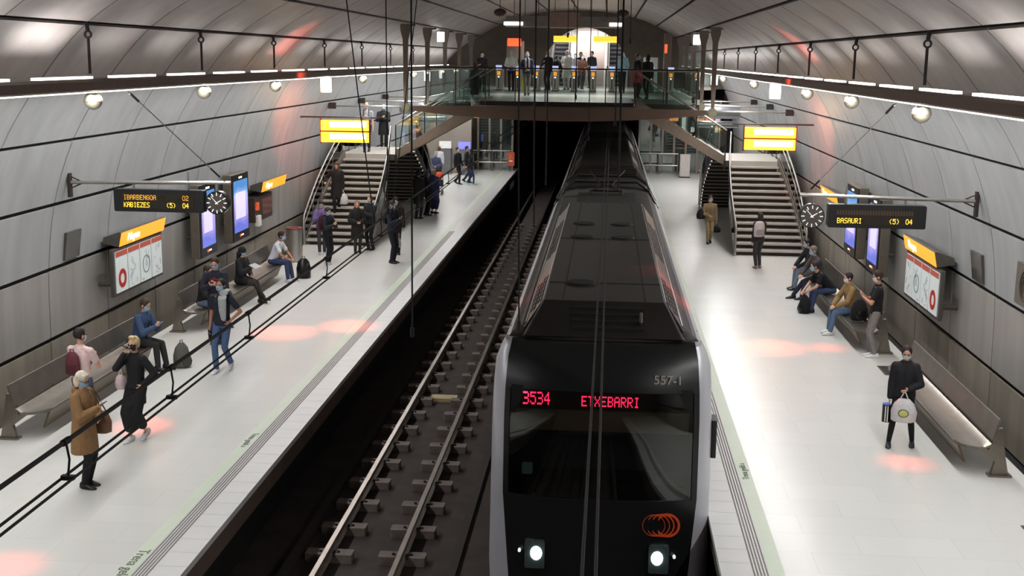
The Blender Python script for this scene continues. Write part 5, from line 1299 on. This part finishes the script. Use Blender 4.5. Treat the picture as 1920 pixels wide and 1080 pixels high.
def ground_bag(x, y, z, label, col, w=.17, h=.42, d=.14, name='backpack', rot=0):
    t = thing(name, label, 'bag', (x, y, z), rot)
    mb = MB(); X = Vector((1, 0, 0)); Yv = Vector((0, 1, 0))
    mb.loft([ell((0, 0, 0), w*.85, d*.8, X, Yv), ell((0, 0, .03), w, d, X, Yv), ell((0, 0, h*.5), w*1.02, d, X, Yv), ell((0, 0, h*.82), w*.8, d*.72, X, Yv), ell((0, 0, h), w*.4, d*.3, X, Yv)]); pbuild(t, 'main_bag', mb, cloth(col))
    mb = MB(); mb.loft([ell((0, -d*.85, .04), w*.6, d*.35, X, Yv), ell((0, -d*.9, h*.25), w*.75, d*.4, X, Yv), ell((0, -d*.75, h*.5), w*.6, d*.3, X, Yv)]); pbuild(t, 'front_pocket', mb, cloth(tuple(int(c*.8) for c in col)))
    mb = MB(); mb.tube([(w*.3, 0, h*.9), (w*.15, 0, h+.06), (-w*.15, 0, h+.06), (-w*.3, 0, h*.9)], .009, 6); pbuild(t, 'top_loop', mb, M_blackp)
    return t
BLK = (22, 22, 25); NAVY = (26, 30, 50); JEAN = (62, 80, 112); GREYJ = (88, 92, 100)
# --- empty track platform, from the viewer onward
P = person('woman with short grey hair in brown duffel coat and black trousers reading a phone', (-5.30, 14.99, 0), 78, 1.62, hair=((206, 196, 178), 'bob'), top=((138, 104, 68), 'coat'), bottom=((20, 20, 22), 'trousers'), shoes=(18, 16, 16), arms=('phone', 'low'), look=(0, 26), near=True, female=True, build_=1.14, glasses=True)
phone(P, 0, 'dark phone in a case held by the woman in the brown coat')
t = prop(P, 'shoulder_bag', 'brown soft leather shoulder bag against the hip of the woman in the brown coat', 'bag', None, None, at=Vector((.27, -.05, .86)))
mb = MB(); mb.loft([ell((0, 0, -.17), .05, .12), ell((0, 0, -.14), .07, .19), ell((0, 0, 0), .075, .20), ell((0, 0, .12), .05, .15), ell((0, 0, .15), .02, .10)]); pbuild(t, 'main_bag', mb, cloth((112, 78, 54), .5))
mb = MB(); mb.tube([(0, -.13, .12), (-.06, -.05, .36), (-.10, .02, .52), (-.04, .10, .32), (0, .13, .12)], .010, 6); pbuild(t, 'strap', mb, cloth((84, 58, 40), .5))
P = person('woman with short blond hair all in black walking, one hand at her mask', (-5.38, 17.02, 0), -18, 1.64, pose='walk', stride=.10, hair=((206, 182, 134), 'quiff'), top=((17, 17, 19), 'sweater'), bottom=((20, 20, 22), 'wide'), shoes=(225, 225, 228), arms=('face', 'hip'), mask=M_maskk, near=True, female=True)
phone(P, 0, 'black phone held up to the face of the blond woman in black', (14, 14, 16))
hanging_bag(P, 0, 'small pale pink and grey bag at the side of the woman in black', (196, 176, 178), .10, .22, .06, 'handbag', .12, at=Vector((-.27, -.02, 1.12)))
P = person('young man in pink and white T-shirt with slanted maroon sling bag, seen from behind', (-6.28, 17.15, 0), 168, 1.70, hair=((30, 22, 20), 'short'), top=((226, 196, 194), 'tee'), bottom=((72, 86, 108), 'trousers'), shoes=(200, 200, 200), arms=('phone', 'phone'), look=(-22, 8), near=True, mask=M_maskw)
backpack(P, 'maroon sling bag across the back of the man in the pink and white T-shirt', (98, 44, 54), .12, .36, .12, .02, -.05)
P = person('seated man in blue denim jacket and dark trousers looking down at his phone', (-6.98, 21.15, 0), 78, 1.72, 'sit', hair=((62, 42, 32), 'short'), top=((58, 78, 112), 'jacket'), bottom=((42, 42, 42), 'trousers'), shoes=(20, 20, 20), arms=('phone', 'phone'), look=(0, 26), lean=14, near=True, build_=1.08)
phone(P, 1, 'bright phone in the hands of the seated man in the denim jacket', (110, 130, 170))
ground_bag(-6.25, 21.35, 0, 'grey-green rucksack on the floor at the feet of the denim jacket man', (92, 92, 84), .16, .46, .15, rot=1.2)
P = person('man in navy T-shirt and blue jeans walking, grey sweater over his shoulder', (-5.39, 21.17, 0), -8, 1.76, pose='walk', stride=.16, hair=((32, 26, 24), 'short'), top=((28, 32, 46), 'tee'), bottom=((70, 92, 130), 'trousers'), shoes=(226, 228, 232), sk='tan', arms=('down', 'hip'), near=True, build_=1.04)
t = prop(P, 'grey_sweater', 'light grey sweater draped over the shoulder of the man in navy T-shirt', 'sweater', None, None, at=P['shc']+Vector((.09, -.02, .06)))
mb = MB(); mb.loft([ell((.0, .16, -.26), .07, .02), ell((.0, .155, -.05), .09, .03), ell((0, .06, .045), .09, .035, (1, 0, 0), (0, .5, .9)), ell((0, -.05, .04), .085, .035, (1, 0, 0), (0, -.5, .9)), ell((0, -.135, -.08), .085, .035), ell((.01, -.15, -.30), .075, .035), ell((.02, -.14, -.47), .05, .025), ell((.02, -.13, -.50), .02, .012)])
remeshed(mb, 'draped_cloth', cloth((158, 162, 162)), t, .009, 2)
h_ = hand_end(P, 0, .08); t = prop(P, 'folded_umbrella', 'short black folded umbrella in the hand of the man in jeans', 'umbrella', None, None, at=h_)
mb = MB(); mb.tube([(0, -.03, .05), (0, 0, -.02), (0, .03, -.16), (0, .035, -.20)], [.018, .034, .038, .016], 10); pbuild(t, 'folded_canopy', mb, cloth((16, 16, 18)))
P = person('tall young man in navy sweatshirt with red print, phone in hands', (-6.20, 23.3, 0), 6, 1.78, hair=((58, 34, 28), 'short'), top=((26, 28, 44), 'sweater'), bottom=((30, 34, 52), 'trousers'), shoes=(40, 40, 44), arms=('phone', 'phone'), look=(0, 28), near=True, build_=1.08)
phone(P, 0, 'small phone lit in the hands of the man in the navy sweatshirt', (30, 30, 34))
c = P['chest']-P['bk']*(P['W'](.105)+.004)+Vector((0, 0, .02)); mb = MB()
for k, (dx, dz, w_) in enumerate(((-.05, .03, .03), (0, .035, .022), (.045, .03, .026), (-.03, -.005, .05), (.05, -.01, .03), (0, .06, .02))): mb.rbox(c.x+dx-w_, c.y-.004, c.z+dz-.011, c.x+dx+w_, c.y+.016, c.z+dz+.011, .008, axis='Y')
local_build(mb, 'red_print', cloth((176, 40, 44)), P['t'])
P = person('seated person in black jacket and pale jeans beside the standing man in navy', (-6.98, 24.75, 0), 74, 1.72, 'sit', hair=((34, 26, 22), 'short'), top=(BLK, 'jacket'), bottom=((104, 120, 142), 'trousers'), shoes=(24, 24, 26), arms=('phone', 'phone'), look=(0, 20), lean=12)
P = person('seated woman in black hooded jacket and dark tights with her legs crossed', (-6.98, 27.45, 0), 74, 1.66, 'sit', top=(BLK, 'coat'), bottom=((56, 46, 46), 'skirt'), shoes=(18, 16, 16), arms=('phone', 'low'), look=(0, 22), hood=(20, 19, 22), female=True, mask=M_maskb, feet=[(.02, -.62, .16), (.06, -.50, .08)], knees=None)
t = prop(P, 'newspaper', 'pale folded paper held by the seated woman in black', 'paper', None, None, at=hand_end(P, 0, .09)); mb = MB(); mb.loft([[Vector((a, -.02+b, c_)) for a, b, c_ in ((-.12, y, z_), (.10, y-.03, z_+.02), (.10, y-.03, z_+.026), (-.12, y, z_+.006))] for y, z_ in ((-.10, -.02), (.08, .05))]); pbuild(t, 'sheet', mb, cloth((180, 182, 184)), False)
P = person('seated man in white T-shirt and jeans leaning forward over his black rucksack', (-6.98, 30.2, 0), 84, 1.74, 'sit', hair=((26, 22, 22), 'short'), top=((214, 216, 220), 'tee'), bottom=((56, 68, 98), 'trousers'), shoes=(210, 210, 212), sk='tan', arms=('knee', 'knee'), look=(0, 10), lean=24)
ground_bag(-6.30, 30.75, 0, 'black rucksack standing at the feet of the man in white T-shirt', (20, 20, 24), .19, .52, .16, rot=.4)
P = person('dark-dressed person with crimson and black backpack standing before the steps', (-6.15, 32.93, 0), 62, 1.62, hair=((40, 34, 32), 'short'), top=((22, 26, 34), 'jacket'), bottom=((18, 18, 20), 'trousers'), shoes=(190, 190, 194), arms=('phone', 'phone'), look=(0, 28), straps=(14, 14, 16))
backpack(P, 'black and crimson backpack of the person before the first steps', (66, 20, 36), .15, .44, .15)
P = person('woman with dark hair in lilac patterned jacket standing at the foot of the steps', (-6.72, 34.6, 0), 12, 1.60, hair=((34, 24, 24), 'bob'), top=((112, 96, 150), 'jacket'), bottom=((60, 58, 66), 'trousers'), shoes=(180, 180, 182), arms=('phone', 'hip'), look=(0, 26), female=True, build_=1.1)
P = person('woman in long black coat, nearer of a close pair by the handrail', (-5.74, 35.0, 0), 24, 1.58, hair=((150, 122, 96), 'bob'), top=((26, 24, 24), 'coat'), bottom=((20, 20, 20), 'trousers'), shoes=(18, 18, 18), arms=('low', 'low'), female=True, build_=1.1, mask=None)
P = person('man in black jacket with brown hair, the farther of a close pair by the handrail', (-5.46, 35.6, 0), -28, 1.66, hair=((110, 72, 50), 'short'), top=((30, 34, 40), 'jacket'), bottom=((22, 22, 24), 'trousers'), arms=('down', 'fold'), build_=1.05)
P = person('tall man in dark suit with a black backpack standing alone on the platform', (-4.39, 33.39, 0), 62, 1.80, hair=((36, 26, 24), 'short'), top=((26, 30, 46), 'jacket'), bottom=((22, 24, 36), 'trousers'), shoes=(14, 14, 16), arms=('phone', 'down'), look=(0, 18), straps=(14, 14, 16))
backpack(P, 'small black backpack on the man in the dark suit', (20, 20, 24), .14, .38, .12)
hanging_bag(P, 1, 'white plastic bag hanging from the hand of the suited man', (214, 214, 216), .10, .26, .05)
P = person('person in dark hood standing just behind the suited man', (-4.55, 34.9, 0), 10, 1.72, top=((36, 26, 30), 'jacket'), bottom=((24, 22, 24), 'trousers'), hood=(44, 30, 34), arms=('down', 'down'), far=True)
P = person('person all in black in the waiting group, closest to the steps', (-5.14, 42.9, 0), 160, 1.76, hair=((18, 16, 16), 'short'), top=(BLK, 'coat'), bottom=(BLK, 'trousers'), arms=('down', 'fold'), far=True)
P = person('black-clad person in the middle of the waiting group', (-4.99, 43.9, 0), 120, 1.68, hair=((60, 48, 42), 'bob'), top=((20, 20, 24), 'jacket'), bottom=(BLK, 'trousers'), arms=('fold', 'down'), far=True)
P = person('fair-haired woman in long blue coat at the track side of the waiting group', (-4.80, 44.5, 0), 150, 1.68, hair=((200, 176, 140), 'bob'), top=((54, 58, 104), 'coat'), bottom=((50, 54, 92), 'wide'), arms=('down', 'fold'), female=True, far=True)
P = person('woman in white jacket with brown hair seen from behind past the waiting group', (-6.35, 57.0, 0), 190, 1.62, hair=((108, 62, 42), 'bob'), top=((206, 204, 210), 'jacket'), bottom=((44, 48, 72), 'trousers'), arms=('down', 'phone'), female=True, far=True, mask=None)
hanging_bag(P, 0, 'pale shopping bag of the woman in the white jacket', (200, 198, 200), .16, .4, .08, at=Vector((.26, .0, .95)))
P = person('dark-haired person in navy top behind the waiting group near the wall', (-6.35, 52.6, 0), 20, 1.66, hair=((28, 22, 22), 'short'), top=((50, 54, 84), 'jacket'), bottom=((40, 40, 48), 'trousers'), arms=('low', 'low'), far=True)
P = person('grey-haired person in blue top beside the one in navy near the wall', (-6.0, 53.4, 0), 0, 1.64, hair=((150, 150, 152), 'short'), top=((76, 84, 116), 'jacket'), bottom=((40, 40, 48), 'trousers'), arms=('low', 'low'), far=True)
t = thing('rolled_jacket', 'bright orange jacket bundle lying on the stroller of the family by the wall', 'jacket', (-5.6, 51.0, .62)); mb = MB(); mb.ball((0, 0, .16), .26, .2, .17); mb.ball((.12, .05, .24), .14, .12, .10); remeshed(mb, 'folded_cloth', cloth((226, 88, 48)), t, .02, 3)
t = thing('stroller', 'dark folding stroller under the orange jacket bundle', 'stroller', (-5.6, 51.0, 0)); mb = MB(); mb.rbox(-5.85, 50.8, .35, -5.35, 51.25, .60, .05); build(mb, 'seat', cloth((40, 40, 46)), t)
for dx in (-.22, .22):
    mb = MB(); mb.tube([(-5.6+dx, 51.35, 1.0), (-5.6+dx, 51.2, .5), (-5.6+dx, 50.75, .1)], .014, 6); build(mb, 'frame_bar', M_steel, t)
    for dy in (-.25, .2): mb = MB(); mb.cyl((-5.6+dx-.02, 51+dy, .09), (-5.6+dx+.02, 51+dy, .09), .09, 14); build(mb, 'wheel', M_blackp, t)
P = person('man in black jacket, first of three walking on the far part of the platform', (-5.25, 55.3, 0), 60, 1.72, pose='walk', hair=((30, 26, 26), 'short'), top=((26, 28, 36), 'jacket'), bottom=(BLK, 'trousers'), arms=('down', 'swing'), far=True)
P = person('man in dark clothes, middle one of three walking on the far part of the platform', (-4.9, 56.0, 0), 80, 1.74, pose='walk', hair=((40, 34, 34), 'short'), top=((40, 42, 50), 'jacket'), bottom=((48, 54, 74), 'trousers'), arms=('down', 'swing'), far=True)
P = person('slim person in black top and tight blue trousers with pale green shoes', (-4.62, 54.96, 0), 100, 1.50, pose='walk', hair=((34, 26, 26), 'bob'), top=(BLK, 'jacket'), bottom=((46, 52, 92), 'leggings'), shoes=(140, 196, 186), arms=('fold', 'down'), far=True, female=True)
# steps and landing, empty track side
P = person('person in dark brown coat coming down the steps with a white bag', (-7.0, 37.9, .833), 8, 1.64, pose='walk', stride=.10, hair=((84, 52, 38), 'bob'), top=((32, 28, 28), 'coat'), bottom=(BLK, 'trousers'), arms=('rail', 'down'), female=True, mask=None, look=(0, 24), build_=1.1)
hanging_bag(P, 1, 'white plastic bag carried by the person coming down the steps', (214, 212, 216), .15, .34, .08)
P = person('balding man in pale grey shirt with backpack straps on the half landing', (-6.75, 41.6, 2.5), 6, 1.74, pose='walk', stride=.12, hair=((190, 180, 170), 'bald'), top=((152, 154, 162), 'tee'), bottom=((40, 42, 60), 'trousers'), shoes=(40, 36, 36), arms=('phone', 'down'), mask=M_maskw, straps=(20, 20, 22))
P = person('bald man in long black coat following on the half landing', (-6.45, 43.2, 2.5), 14, 1.60, top=(BLK, 'coat'), bottom=(BLK, 'trousers'), shoes=(190, 190, 190), hair=((100, 90, 80), 'bald'), arms=('phone', 'fold'), build_=1.1)
# upper floor
P = person('woman in dark coat and white trousers descending from the upper floor, empty track side', (-3.05, 42.3, 4.03), 235, 1.62, pose='walk', stride=.14, hair=((96, 78, 60), 'bob'), top=((30, 38, 44), 'coat'), bottom=((196, 198, 196), 'trousers'), shoes=(60, 60, 60), arms=('down', 'down'), far=True, female=True)
P = person('dark-haired woman in black standing at the end of the glass balustrade', (-3.55, 49.6, 4.39), 10, 1.64, hair=((24, 18, 18), 'long'), top=(BLK, 'jacket'), bottom=(BLK, 'trousers'), arms=('face', 'fold'), far=True, female=True)
P = person('man in white shirt with blue bag at his waist passing the gates', (-2.56, 52.3, 4.39), 0, 1.74, hair=((190, 188, 180), 'short'), top=((206, 206, 200), 'shirt'), bottom=((24, 24, 28), 'trousers'), arms=('low', 'low'), far=True, build_=1.15)
hanging_bag(P, 1, 'small blue bag at the waist of the man in white shirt', (40, 70, 170), .10, .2, .06, 'handbag', .02, at=Vector((0, -.22, 1.06)))
t = thing('yellow_bag', 'bright yellow bag hanging by the man in white shirt', 'bag', (-1.98, 51.8, 4.39)); mb = MB(); mb.loft([ell((-1.98, 51.8, 4.45), .08, .05), ell((-1.98, 51.8, 4.75), .10, .06), ell((-1.98, 51.8, 5.0), .06, .04)]); build(mb, 'sack', cloth((214, 206, 60)), t, smooth=True); mb = MB(); mb.tube([(-2.03, 51.8, 4.98), (-1.98, 51.8, 5.12), (-1.93, 51.8, 4.98)], .008, 6); build(mb, 'handle', M_blackp, t)
P = person('person in navy jacket with long pale scarf walking toward the balustrade', (-1.50, 46.6, 4.39), 4, 1.66, pose='walk', stride=.12, hair=((90, 66, 56), 'short'), top=((46, 50, 72), 'jacket'), bottom=((130, 122, 116), 'trousers'), arms=('low', 'down'), far=True, build_=1.1)
t = prop(P, 'scarf', 'long pale scarf around the neck of the person in the navy jacket', 'scarf', None, None, at=P['shc']); mb = MB(); mb.tube([(.06, -.13, -.42), (.06, -.155, -.2), (.06, -.11, .02), (.04, 0, .07), (-.04, 0, .07), (-.06, -.11, .02), (-.05, -.155, -.2), (-.05, -.14, -.46)], .035, 8); remeshed(mb, 'scarf_cloth', cloth((176, 172, 178)), t, .016, 2)
P = person('bald man in dark jacket with yellow bag strap among the people at the gates', (-1.10, 54.6, 4.39), 330, 1.74, hair=((120, 100, 90), 'bald'), top=((36, 34, 38), 'jacket'), bottom=(BLK, 'trousers'), arms=('phone', 'down'), far=True, mask=None)
P = person('person in dark cap bending by the gates', (-.72, 55.2, 4.39), 40, 1.52, hair=((24, 22, 22), 'short'), top=((30, 32, 36), 'jacket'), bottom=(BLK, 'trousers'), arms=('low', 'low'), far=True)
P = person('large person in white coat standing beyond the gates', (-.28, 55.6, 4.39), 340, 1.78, hair=((200, 190, 180), 'short'), top=((220, 222, 216), 'coat'), bottom=((190, 190, 184), 'trousers'), arms=('low', 'down'), far=True, build_=1.2)
for k, (x, y, h_, tc_, hc_, fc, lb) in enumerate(((-.32, 60.0, 1.70, (40, 40, 44), (30, 24, 24), 20, 'person in charcoal jacket coming through the arch, at its edge'), (.0, 59.0, 1.66, (96, 92, 104), (40, 34, 40), 350, 'person in grey top coming through the arch, ahead of the rest'),
        (.22, 60.8, 1.74, (26, 26, 30), (30, 26, 26), 0, 'tall person in black in the middle of the arch crowd'), (.38, 57.4, 1.60, (84, 52, 40), (60, 40, 34), 15, 'short person in brown jacket before the arch'), (.78, 60.2, 1.78, (30, 32, 40), (34, 28, 28), 330, 'slim person in dark clothes standing apart before the white stair'))):
    person(lb, (x, y, 4.39), fc, h_, pose='walk' if k % 2 else 'stand', stride=.10, hair=(hc_, 'short'), top=(tc_, 'jacket'), bottom=((30, 30, 34), 'trousers'), arms=('down', 'low'), far=True)
P = person('man in light blue shirt with a bag strap standing alone at the gates', (2.2, 52.2, 4.39), 0, 1.78, hair=((60, 56, 56), 'short'), top=((150, 190, 204), 'shirt'), bottom=((26, 26, 32), 'trousers'), arms=('down', 'phone'), far=True, build_=1.12, mask=M_maskw)
P = person('person in black jacket at the top of the train side stairs', (2.68, 44.9, 4.39), 60, 1.62, hair=((60, 50, 48), 'short'), top=(BLK, 'jacket'), bottom=((40, 36, 40), 'trousers'), arms=('low', 'down'), far=True)
P = person('dark-haired person in black beside the pink backpack at the top of the stairs', (3.02, 44.2, 4.39), 200, 1.60, pose='walk', stride=.10, hair=((34, 28, 28), 'bob'), top=((32, 32, 36), 'jacket'), bottom=(BLK, 'leggings'), arms=('down', 'down'), far=True, female=True)
P = person('child in pink jacket walking away at the top of the stairs', (2.62, 43.0, 4.39), 175, 1.22, hair=((40, 32, 30), 'short'), top=((198, 92, 100), 'jacket'), bottom=((26, 26, 30), 'trousers'), arms=('down', 'down'), far=True)
backpack(P, 'pink backpack worn by the child at the top of the stairs', (206, 96, 104), .13, .36, .13)
P = person('woman in black and white patterned dress descending from the upper floor, train side', (4.60, 42.3, 2.95), 75, 1.62, pose='walk', stride=.12, hair=((80, 60, 50), 'bob'), top=((84, 84, 82), 'dress'), bottom=((40, 40, 42), 'leggings'), arms=('rail', 'down'), far=True, female=True)
# --- train platform
P = person('person in bright red top and blue jeans standing by the stairs', (6.08, 55.4, 0), 270, 1.42, hair=((150, 96, 80), 'short'), top=((176, 34, 44), 'sweater'), bottom=((36, 42, 62), 'trousers'), arms=('low', 'down'), far=True, mask=None)
P = person('person in beige coat and khaki trousers walking with black bags', (4.98, 38.6, 0), 5, 1.56, pose='walk', stride=.10, hair=((58, 50, 44), 'short'), top=((136, 116, 86), 'jacket'), bottom=((152, 130, 96), 'trousers'), shoes=(30, 28, 28), arms=('low', 'down'), look=(0, 20), mask=M_maskw, build_=1.12)
hanging_bag(P, 1, 'small black handbag of the person in the beige coat', (18, 18, 20), .14, .2, .06, 'handbag', .10)
hanging_bag(P, 0, 'black jacket bundle carried by the person in the beige coat', (20, 20, 22), .14, .3, .08, 'carried_jacket', .02, at=Vector((-.30, -.05, 1.12)))
P = person('woman with long dark hair and dark trousers waiting before the train side steps', (6.0, 34.08, 0), 205, 1.60, hair=((36, 28, 28), 'long'), top=((44, 38, 42), 'jacket'), bottom=((54, 50, 52), 'trousers'), shoes=(150, 140, 142), arms=('phone', 'down'), female=True, mask=None)
backpack(P, 'beige and pale pink backpack slung on the woman with long hair', (190, 176, 176), .17, .44, .15, .14, .0)
P = person('seated person in black cap and jacket with pale jeans, farthest on the bench', (7.0, 31.0, 0), 282, 1.70, 'sit', hair=((18, 18, 18), 'short'), top=(BLK, 'jacket'), bottom=((110, 126, 142), 'trousers'), shoes=(24, 24, 26), arms=('knee', 'knee'), lean=16, look=(0, 18))
P = person('seated grey-haired man in brown-grey jacket and dark trousers with stretched legs', (7.0, 29.8, 0), 285, 1.74, 'sit', hair=((112, 106, 100), 'short'), top=((78, 70, 68), 'jacket'), bottom=((36, 42, 62), 'trousers'), shoes=(16, 14, 14), arms=('knee', 'knee'), lean=20, look=(0, 22), feet=[(-.10, -.66, .08), (.10, -.52, .08)])
P = person('seated man in black T-shirt leaning far forward, elbows on his knees', (6.98, 28.2, 0), 282, 1.74, 'sit', hair=((40, 32, 30), 'short'), top=((20, 20, 22), 'tee'), bottom=((58, 72, 104), 'trousers'), shoes=(30, 34, 44), arms=('knee', 'knee'), lean=42, look=(0, 12), build_=1.05)
ground_bag(6.35, 28.0, .0, 'black bag between the feet of the leaning man', (18, 18, 20), .16, .42, .13, rot=-1.3)
P = person('seated man in olive and tan jacket with pale blue jeans and white shoes', (7.0, 25.9, 0), 283, 1.72, 'sit', hair=((30, 26, 24), 'short'), top=((146, 120, 76), 'jacket'), bottom=((92, 116, 146), 'trousers'), shoes=(224, 222, 220), arms=('knee', 'knee'), lean=10, look=(0, 14), mask=M_maskw)
ground_bag(7.0, 25.15, .47, 'black rucksack lying on the bench between the two men', (18, 18, 20), .18, .44, .14, rot=.3)
P = person('standing man in black T-shirt and grey trousers with his face lit red', (7.05, 23.82, 0), 262, 1.76, hair=((40, 30, 28), 'short'), top=((20, 20, 22), 'tee'), bottom=((138, 132, 130), 'leggings'), shoes=(230, 230, 230), arms=('phone', 'phone'), look=(0, 20), mask=M_maskw, near=True, sk='mid', build_=1.05)
P = person('woman with dark short hair, glasses and white mask carrying bags past the bench', (6.25, 18.12, 0), -14, 1.58, feet=[(-.17, -.09, .075), (.17, .06, .075)], hair=((32, 22, 22), 'short'), top=((24, 24, 30), 'jacket'), bottom=((20, 20, 22), 'leggings'), shoes=(52, 56, 66), arms=('down', 'low'), mask=M_maskw, look=(0, 18), near=True, female=True, build_=1.12, glasses=True)
hanging_bag(P, 1, 'white plastic bag with round green and yellow logo carried by the masked woman', (208, 206, 208), .19, .36, .08, logo=True, drop=.12)
h_ = hand_end(P, 0, .09); t = prop(P, 'round_tin', 'black tin with white bands and blue lid in the hand of the masked woman', 'tin', None, None, at=h_-Vector((.03, 0, .30)))
mb = MB(); mb.cyl((0, 0, 0), (0, 0, .27), .065, 20); pbuild(t, 'body', mb, cloth((28, 28, 30), .3)); mb = MB(); mb.cyl((0, 0, .27), (0, 0, .285), .068, 20); pbuild(t, 'blue_lid', mb, cloth((70, 110, 200), .3))
mb = MB(); [mb.box(x-.008, -.069, .01, x+.008, -.055, .26) for x in (-.015, .02)]; pbuild(t, 'white_stripe', mb, cloth((220, 220, 220), .4), False)
